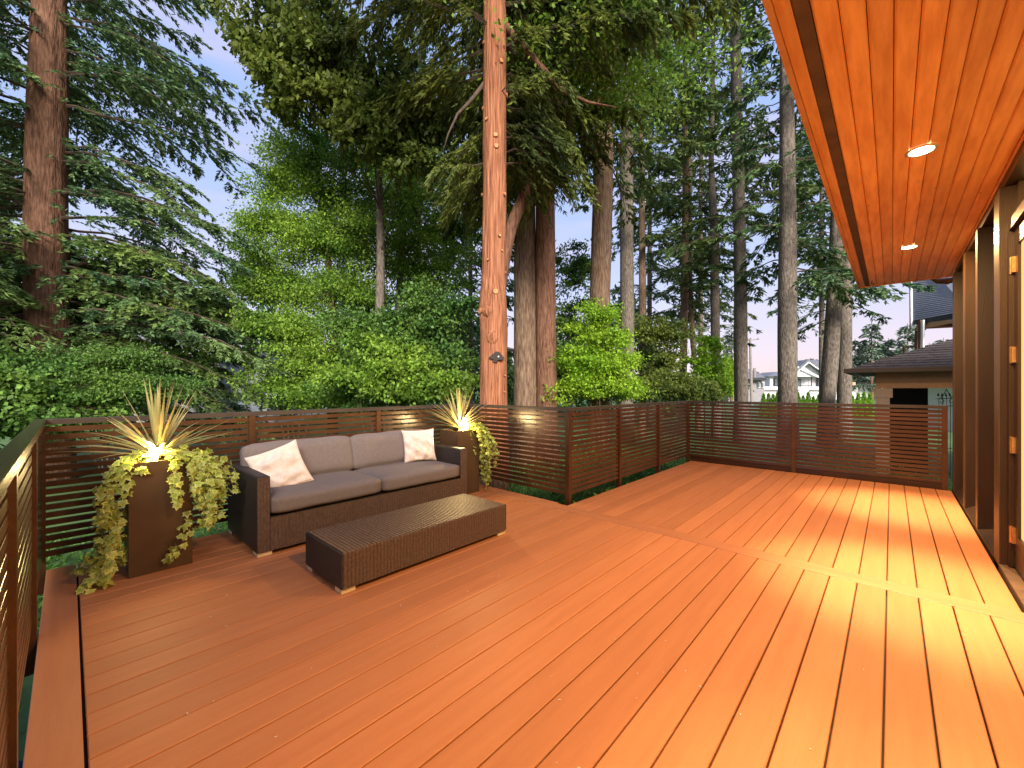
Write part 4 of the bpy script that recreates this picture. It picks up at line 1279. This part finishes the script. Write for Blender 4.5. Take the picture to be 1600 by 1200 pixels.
# --- tall neighbour house with slate roof and upper balcony
dl, dr = 17.0, 14.6
nb_ = thing('neighbour_house', 'tall neighbouring house with blue grey roof and open upper balcony', 'house', (at(1470, 607, 16)[0], at(1470, 607, 16)[1], GZ), None)
A, B_, C_, D_ = at(1427, 501, dl), at(1520, 484, dr), at(1520, 380, dr + 3.5), at(1425, 380, dl + 3.5)
core = MB().poly([A, B_, C_, D_], (0, 0, -.18)).build('roof', M['slate'], nb_)
shingle_rows(core, A, B_, C_, D_, 44, M['slate'], th=.018)
MB().poly([A + (0, 0, -.19), B_ + (0, 0, -.19), B_ + (0, 0, .02), A + (0, 0, .02)], np.array((-FX, -FY, 0)) * .06).build('fascia', M['gutter'], nb_)
dA = (D_ - A)
MB().poly([A + Rv * -.09, A, D_, D_ + Rv * -.09], (0, 0, -.30)).build('rake_board', M['trimw'], nb_)
MB().poly([A - Rv * .16, A - Rv * .10, D_ - Rv * .10, D_ - Rv * .16], (0, 0, -.36)).build('rake_edge', M['gutter'], nb_)


def post_px(x0, x1, y0, y1, d, m, name):
    p0, p1 = at(x0, y1, d), at(x1, y0, d)
    c = (p0 + p1) / 2; hw = np.linalg.norm((p1 - p0)[:2]) / 2
    return MB().obox(c, Rv * hw, Fv * hw, Uv * (p1[2] - p0[2]) / 2).build(name, m, nb_)


post_px(1431, 1435, 512, 560, 17.2, M['darkwood'], 'post')
post_px(1436, 1439.5, 500, 560, 16.6, M['darkwood'], 'post')
post_px(1440.5, 1443.5, 500, 560, 16.4, M['trimw'], 'downpipe')
MB().tube([at(1432, 516, 17), at(1436, 500, 17)], .05, 6).build('brace', M['stucco'], nb_)
MB().tube([at(1444, 516, 16.5), at(1451, 500, 16.4)], .05, 6).build('brace', M['darkwood'], nb_)
MB().poly([at(1437, 506, 17), at(1520, 494, 14.8), at(1520, 500, 19), at(1446, 514, 20)], (0, 0, .05)).build('balcony_ceiling', M['darkwood'], nb_)
MB().tube([at(1446, 511, 19.5), at(1520, 507, 18)], .10, 6).build('beam', M['darkwood'], nb_)
for (y, r_) in ((541, .035), (552, .02), (560, .02)): MB().tube([at(1411, y + 1, 18), at(1520, y - 2, 15.5)], r_, 6).build('balcony_rail', M['darkwood'], nb_)
for x in (1413, 1460, 1486): MB().tube([at(x, 541, 17.2), at(x, 580, 17.2)], .06, 6).build('baluster', M['darkwood'], nb_)
MB().obox(at(1462, 575, 18.5), Rv * 1.45, Fv * 1.2, Uv * .55).build('wall', M['stucco'], nb_)
MB().obox(at(1500, 590, 18.5) - Uv * 1.2, Rv * .8, Fv * 1.3, Uv * 1.7).build('wall', M['white'], nb_)
# pale wall with window seen through the pavilion
wv = thing('pale_house', 'pale house wall with tall windows seen through the pavilion opening', 'house', at(1480, 607, 24) * (1, 1, 0) + (0, 0, GZ))
MB().obox(at(1478, 610, 24), Rv * 1.3, Fv * .1, Uv * 1.4).build('wall', M['stucco'], wv)
for x in (1462, 1483):
    w = MB().obox(at(x, 605, 23.85), Rv * .26, Fv * .03, Uv * .75).build('window', M['trimw'], wv)
    MB().obox(at(x, 605, 23.80), Rv * .17, Fv * .02, Uv * .66).build('pane', M['glass'], w)
broad('garden_hedge', 'bright green hedge seen through the pavilion opening', base_of(1462, 20), [cl(1458, 632, 20, 12, 14, .4), cl(1475, 632, 20, 12, 15, .4), cl(1490, 634, 20, 10, 12, .4)], 'leafb', 2600, .13, .08, 'hedge', seed=301, limb_r=.01)
# wrought iron trellis top beyond the end post
t = thing('iron_trellis', 'black wrought iron trellis top with finial by the house wall', 'trellis', at(1480, 640, 8.6) * (1, 1, 0) + (0, 0, GZ))
d = 8.6
for x in (1467, 1473, 1479, 1485, 1491):
    MB().tube([at(x, 617 + abs(x - 1479) * .5, d), at(x, 770, d)], .006, 6).build('bar', M['black'], t)
for y in (622, 634, 700): MB().tube([at(1464, y + 1, d), at(1493, y, d)], .008, 6).build('crossbar', M['black'], t)
MB().tube([at(1470, 622, d), at(1475, 616, d), at(1479, 608, d), at(1483, 616, d), at(1488, 622, d)], .008, 6).build('arch', M['black'], t)
for s_ in (-1, 1):
    MB().tube([at(1479 + s_ * (7 + 3 * math.cos(a)), 627 + 3 * math.sin(a), d) for a in np.linspace(0, 5, 9)], .006, 6).build('scroll', M['black'], t)
for k in range(5):
    MB().tube([at(1466 + 6 * k, 619, d), at(1466 + 6 * k, 614, d)], [.02, .004], 8).build('finial', M['black'], t)

# --- white farmhouse
HD = 72.0


def wall_px(b, x0, x1, y0, y1, d, th=.3):
    c = (at(x0, y0, d) + at(x1, y1, d)) / 2
    hw = (x1 - x0) / 641 * d / 2; hh = (y1 - y0) / 641 * d / 2
    return b.obox(c + Fv * th, Rv * hw, Fv * th, Uv * hh)


fh = thing('white_farmhouse', 'white gabled farmhouse with black window frames behind the trunks', 'house', at(1270, 607, HD) * (1, 1, 0) + (0, 0, GZ))
wall_px(MB(), 1203, 1345, 586, 640, HD, 4).build('wall', M['white'], fh)
g = MB().poly([at(1237, 588, HD - 1.5), at(1296, 588, HD - 1.5), at(1264, 564, HD - 1.5)], Fv * .3); g.build('gable_wall', M['white'], fh)
g = MB().poly([at(1224, 588.5, HD - 2.2), at(1278, 588.5, HD - 2.2), at(1246, 573.5, HD - 2.2)], Fv * .3); g.build('gable_wall', M['white'], fh)


def rf(pts, m=None, name='roof', th=8):
    MB().poly([at(a, b, HD - 2.6) for a, b in pts], Fv * min(th, 1.0)).build(name, m or M['roofg'], fh)


rf([(1236, 590), (1232, 588), (1264, 561), (1264, 564.5)]); rf([(1264, 561), (1300, 587), (1297, 590), (1264, 564.5)])
rf([(1236, 589.5), (1236, 587.5), (1264, 565), (1264, 567)], M['trimw'], 'rake_trim', .1)
rf([(1264, 565), (1296, 587), (1296, 589), (1264, 567)], M['trimw'], 'rake_trim', .1)
rf([(1222, 589), (1222, 587), (1246, 572), (1246, 575)], M['trimw'], 'rake_trim', .1)
rf([(1246, 572), (1280, 587.5), (1280, 590.5), (1246, 575)], M['trimw'], 'rake_trim', .1)
MB().poly([at(1234, 587.5, HD - 1), at(1262, 562, HD - 1), at(1330, 566, HD + 9), at(1352, 587, HD - 1)], Fv * 4).build('roof', M['roofg'], fh)
MB().poly([at(1199, 588, HD - 1), at(1212, 581, HD + 1), at(1236, 580, HD + 1), at(1236, 587, HD - 1)], Fv * 4).build('roof', M['roofg'], fh)
for (x0, x1, y0, y1) in ((1211, 1216, 592, 602), (1244, 1251, 593, 604), (1278, 1285, 592, 603), (1327, 1334, 592, 603)):
    w = wall_px(MB(), x0 - 1, x1 + 1, y0 - 1, y1 + 1, HD - .3, .1).build('window', M['black'], fh)
    wall_px(MB(), x0, x1, y0, y1, HD - .4, .06).build('pane', M['glass'], w)
for (x0, x1, y0, y1) in ((1236, 1345, 587, 588), (1194, 1250, 609.5, 610.5), (1266, 1320, 609.5, 610.5), (1251, 1268, 602, 603), (1186, 1196, 602, 603)):
    wall_px(MB(), x0, x1, y0, y1, HD - 1.7, .2).build('trim_band', M['black'], fh)
for x in (1268, 1345): MB().tube([at(x, 588, HD - .6), at(x, 640, HD - .6)], .09, 6).build('downpipe', M['black'], fh)
wall_px(MB(), 1186, 1347, 604, 625, HD - 1.4, .6).build('balcony_wall', M['white'], fh)
MB().poly([at(1345, 640, HD), at(1345, 594, HD), at(1356, 600, HD), at(1356, 640, HD)], Fv * 5).build('side_wing', M['white'], fh)
MB().poly([at(1342, 592, HD - 1), at(1358, 601, HD - 1), at(1358, 598, HD + 4), at(1346, 589, HD + 4)], Uv * .3).build('roof', M['roofg'], fh)
wall_px(MB(), 1332, 1337, 597, 602, HD - 2.2, .3).build('terracotta_pot', M['stucco'], fh)

gh = thing('grey_house', 'low grey roofed house left of the utility pole', 'house', at(1165, 607, 60) * (1, 1, 0) + (0, 0, GZ))
HD2 = 60
wall_px(MB(), 1138, 1195, 591, 640, HD2, 3).build('wall', M['siding'], gh)
MB().poly([at(1132, 592, HD2 - .6), at(1140, 572, HD2 + 2), at(1152, 570, HD2 + 2), at(1180, 580, HD2 + 2), at(1200, 592, HD2 - .6)], Fv * 3).build('roof', M['roofg'], gh)
MB().poly([at(1176, 594, HD2 - 1), at(1198, 594, HD2 - 1), at(1198, 590, HD2 - 1), at(1176, 590, HD2 - 1)], Fv * .4).build('eave', M['black'], gh)
for x in (1184, 1190):
    w = wall_px(MB(), x, x + 4, 597, 606, HD2 - .2, .1).build('window', M['trimw'], gh); wall_px(MB(), x + .7, x + 3.3, 598, 605, HD2 - .3, .05).build('pane', M['glass'], w)

# utility pole
d = 46
up_ = thing('utility_pole', 'wooden utility pole with crossarm and wires right of the straight grey trunk', 'utility pole', base_of(1175, d))
MB().tube([at(1175.5, 660, d), at(1172, 530, d)], [.17, .12], 10).build('pole', M['pole'], up_)
MB().tube([at(1166, 532, d), at(1186, 530, d)], .06, 6).build('crossarm', M['pole'], up_)
for x in (1168, 1173, 1184): MB().tube([at(x, 531, d), at(x, 528, d)], .05, 6).build('insulator', M['gutter'], up_)
MB().tube([at(1179, 590, d), at(1179, 575, d)], .14, 8).build('transformer', M['pole'], up_)
for k, (y0, y1) in enumerate(((529, 520), (531, 527), (560, 556), (566, 563))):
    s = np.linspace(0, 1, 14)
    pts = [at(1171, y0, d) * (1 - a) + at(930, y1 + 20, d - 12) * a - Uv * (1.2 * 4 * a * (1 - a)) for a in s]
    MB().tube(pts, .018, 4).build('wire', M['black'], up_)

# houses behind the spruce, left
lh = thing('shingled_house', 'grey shingled house half hidden behind the spruce', 'house', at(200, 607, 19) * (1, 1, 0) + (0, 0, GZ))
d = 19
wall_px(MB(), 20, 345, 548, 660, d, 2.5).build('wall', M['siding'], lh)
core = MB().poly([at(-10, 552, d - .7), at(355, 552, d - .7), at(330, 480, d + 3.2), at(30, 470, d + 3.2)], Uv * -.15).build('roof', M['roofg'], lh)
shingle_rows(core, at(-10, 552, d - .7), at(355, 552, d - .7), at(330, 480, d + 3.2), at(30, 470, d + 3.2), 20, M['roofg'], th=.03)
MB().poly([at(-10, 554, d - .72), at(355, 554, d - .72), at(355, 548, d - .72), at(-10, 548, d - .72)], Fv * -.06).build('gutter', M['trimw'], lh)
for (x0, x1) in ((120, 150), (250, 285)):
    w = wall_px(MB(), x0, x1, 572, 610, d - .1, .08).build('window', M['trimw'], lh); wall_px(MB(), x0 + 3, x1 - 3, 575, 607, d - .16, .05).build('pane', M['glass'], w)
for k in range(9):
    wall_px(MB(), 150, 345, 556 + k * 8, 562.5 + k * 8, d - .12 - .002 * k, .05).build('clapboard', M['siding'], lh)
gw = thing('white_garage', 'small pale blue white garage seen under the bushes beside the thicket', 'garage', at(415, 607, 17) * (1, 1, 0) + (0, 0, GZ))
d = 17
wall_px(MB(), 372, 442, 585, 660, d, 2).build('wall', M['white'], gw)
MB().poly([at(372, 585, d), at(442, 585, d), at(412, 558, d)], Fv * 4).build('gable_wall', M['white'], gw)
MB().poly([at(364, 590, d - .4), at(412, 554, d - .4), at(412, 550, d - .4), at(362, 586, d - .4)], Fv * 5).build('roof', M['roofg'], gw)
MB().poly([at(412, 554, d - .4), at(450, 590, d - .4), at(452, 586, d - .4), at(412, 550, d - .4)], Fv * 5).build('roof', M['roofg'], gw)
w = wall_px(MB(), 408, 436, 606, 650, d - .1, .05).build('garage_door', M['trimw'], gw)
MB().poly([at(405, 640, d - 2), at(460, 632, d - 2), at(460, 628, d), at(420, 628, d)], Uv * .1).build('lean_to_roof', M['roofg'], gw)

# small arborvitae hedge plants, far right, and distant firs: copies of one plant each
rg = np.random.default_rng(5)


def cone_plant(name, label, loc, h, r, n, leaf, L, W, cat, group):
    t = thing(name, label, cat, loc, group)
    loc = np.array(loc, float)
    LV = Leaves(); q = rg.uniform(0, 1, n) ** 1.3; a = rg.uniform(0, 2 * PI, n)
    rr = r * (1 - q) ** .75 * rg.uniform(.55, 1.05, n) * (1 + .15 * np.sin(a * 3))
    P = loc + np.stack([rr * np.cos(a), rr * np.sin(a), h * (.03 + .95 * q)], 1)
    D = np.stack([np.cos(a) * .5, np.sin(a) * .5, np.full(n, .8)], 1) + rg.normal(0, .35, (n, 3))
    LV.add(P, D, L * rg.uniform(.6, 1.3, n), W, 0)
    MB().tube([loc, loc + (0, 0, h * .9)], [.05, .01], 6).build('trunk', M['twig'], t)
    LV.build('crown', M[leaf], t)
    return t


hedge_px = [1193, 1201, 1208, 1215, 1247, 1255, 1263, 1271, 1279, 1332, 1341, 1350, 1359]
proto = None
where = ['first', 'second', 'third', 'fourth', 'fifth', 'sixth', 'seventh', 'eighth', 'ninth', 'tenth', 'eleventh', 'twelfth', 'last']
for i, px in enumerate(hedge_px):
    p = base_of(px, 26)
    lab = 'small bright green cone shaped conifer, %s from the left in front of the white farmhouse' % where[i]
    if proto is None: proto = cone_plant('cone_shrub', lab, p, 1.55, .28, 1500, 'leafb', .10, .04, 'shrub', 'small cone shrubs before the farmhouse')
    else: copy_tree(proto, tuple(p), random.uniform(0, 6), random.uniform(.88, 1.08), None, lab)


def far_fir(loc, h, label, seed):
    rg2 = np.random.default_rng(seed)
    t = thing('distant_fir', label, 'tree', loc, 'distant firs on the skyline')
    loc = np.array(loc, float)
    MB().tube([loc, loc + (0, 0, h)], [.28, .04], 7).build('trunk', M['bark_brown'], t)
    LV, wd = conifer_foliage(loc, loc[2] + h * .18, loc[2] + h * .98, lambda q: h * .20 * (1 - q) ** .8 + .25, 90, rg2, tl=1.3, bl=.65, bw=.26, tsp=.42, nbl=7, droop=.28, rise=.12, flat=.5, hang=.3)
    wd.build('branches', M['twig'], t); LV.build('crown', M['hazefir'], t)
    return t


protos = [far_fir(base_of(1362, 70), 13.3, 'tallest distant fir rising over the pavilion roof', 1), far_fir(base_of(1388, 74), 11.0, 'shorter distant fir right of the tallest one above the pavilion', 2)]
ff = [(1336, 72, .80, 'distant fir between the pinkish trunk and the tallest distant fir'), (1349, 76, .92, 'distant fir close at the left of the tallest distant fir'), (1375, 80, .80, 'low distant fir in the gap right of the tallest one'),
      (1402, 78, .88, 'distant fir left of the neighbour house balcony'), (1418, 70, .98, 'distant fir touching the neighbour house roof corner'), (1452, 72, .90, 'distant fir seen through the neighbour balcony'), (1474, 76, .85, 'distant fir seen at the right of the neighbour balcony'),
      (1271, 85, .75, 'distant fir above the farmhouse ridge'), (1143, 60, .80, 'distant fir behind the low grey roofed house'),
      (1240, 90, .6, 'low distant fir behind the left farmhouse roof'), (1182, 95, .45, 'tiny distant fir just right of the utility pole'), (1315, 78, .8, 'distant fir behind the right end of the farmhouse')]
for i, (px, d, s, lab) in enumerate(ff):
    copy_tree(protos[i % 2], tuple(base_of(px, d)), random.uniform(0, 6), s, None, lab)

# debris flecks on the boards
LV = MB(); rg = np.random.default_rng(9)
for i in range(70):
    x, y = rg.uniform(-4.2, .3), rg.uniform(.1, 3.4); a = rg.uniform(0, 3.1); l_ = rg.uniform(.002, .007); w_ = rg.uniform(.0008, .002)
    u = np.array((math.cos(a), math.sin(a), 0)); v = np.array((-u[1], u[0], 0))
    if TX0 < x < TX1 and TY0 < y < TY1: continue
    LV.obox((x, y, .0022), u * l_, v * w_, (0, 0, .0008))
o = LV.build('fallen_needles', M['pillow'], None); tag(o, 'tiny pale needles and specks fallen on the deck boards', None, None, 'stuff')
print('TRIS', sum(len(p.vertices)-2 for m in bpy.data.meshes for p in m.polygons))
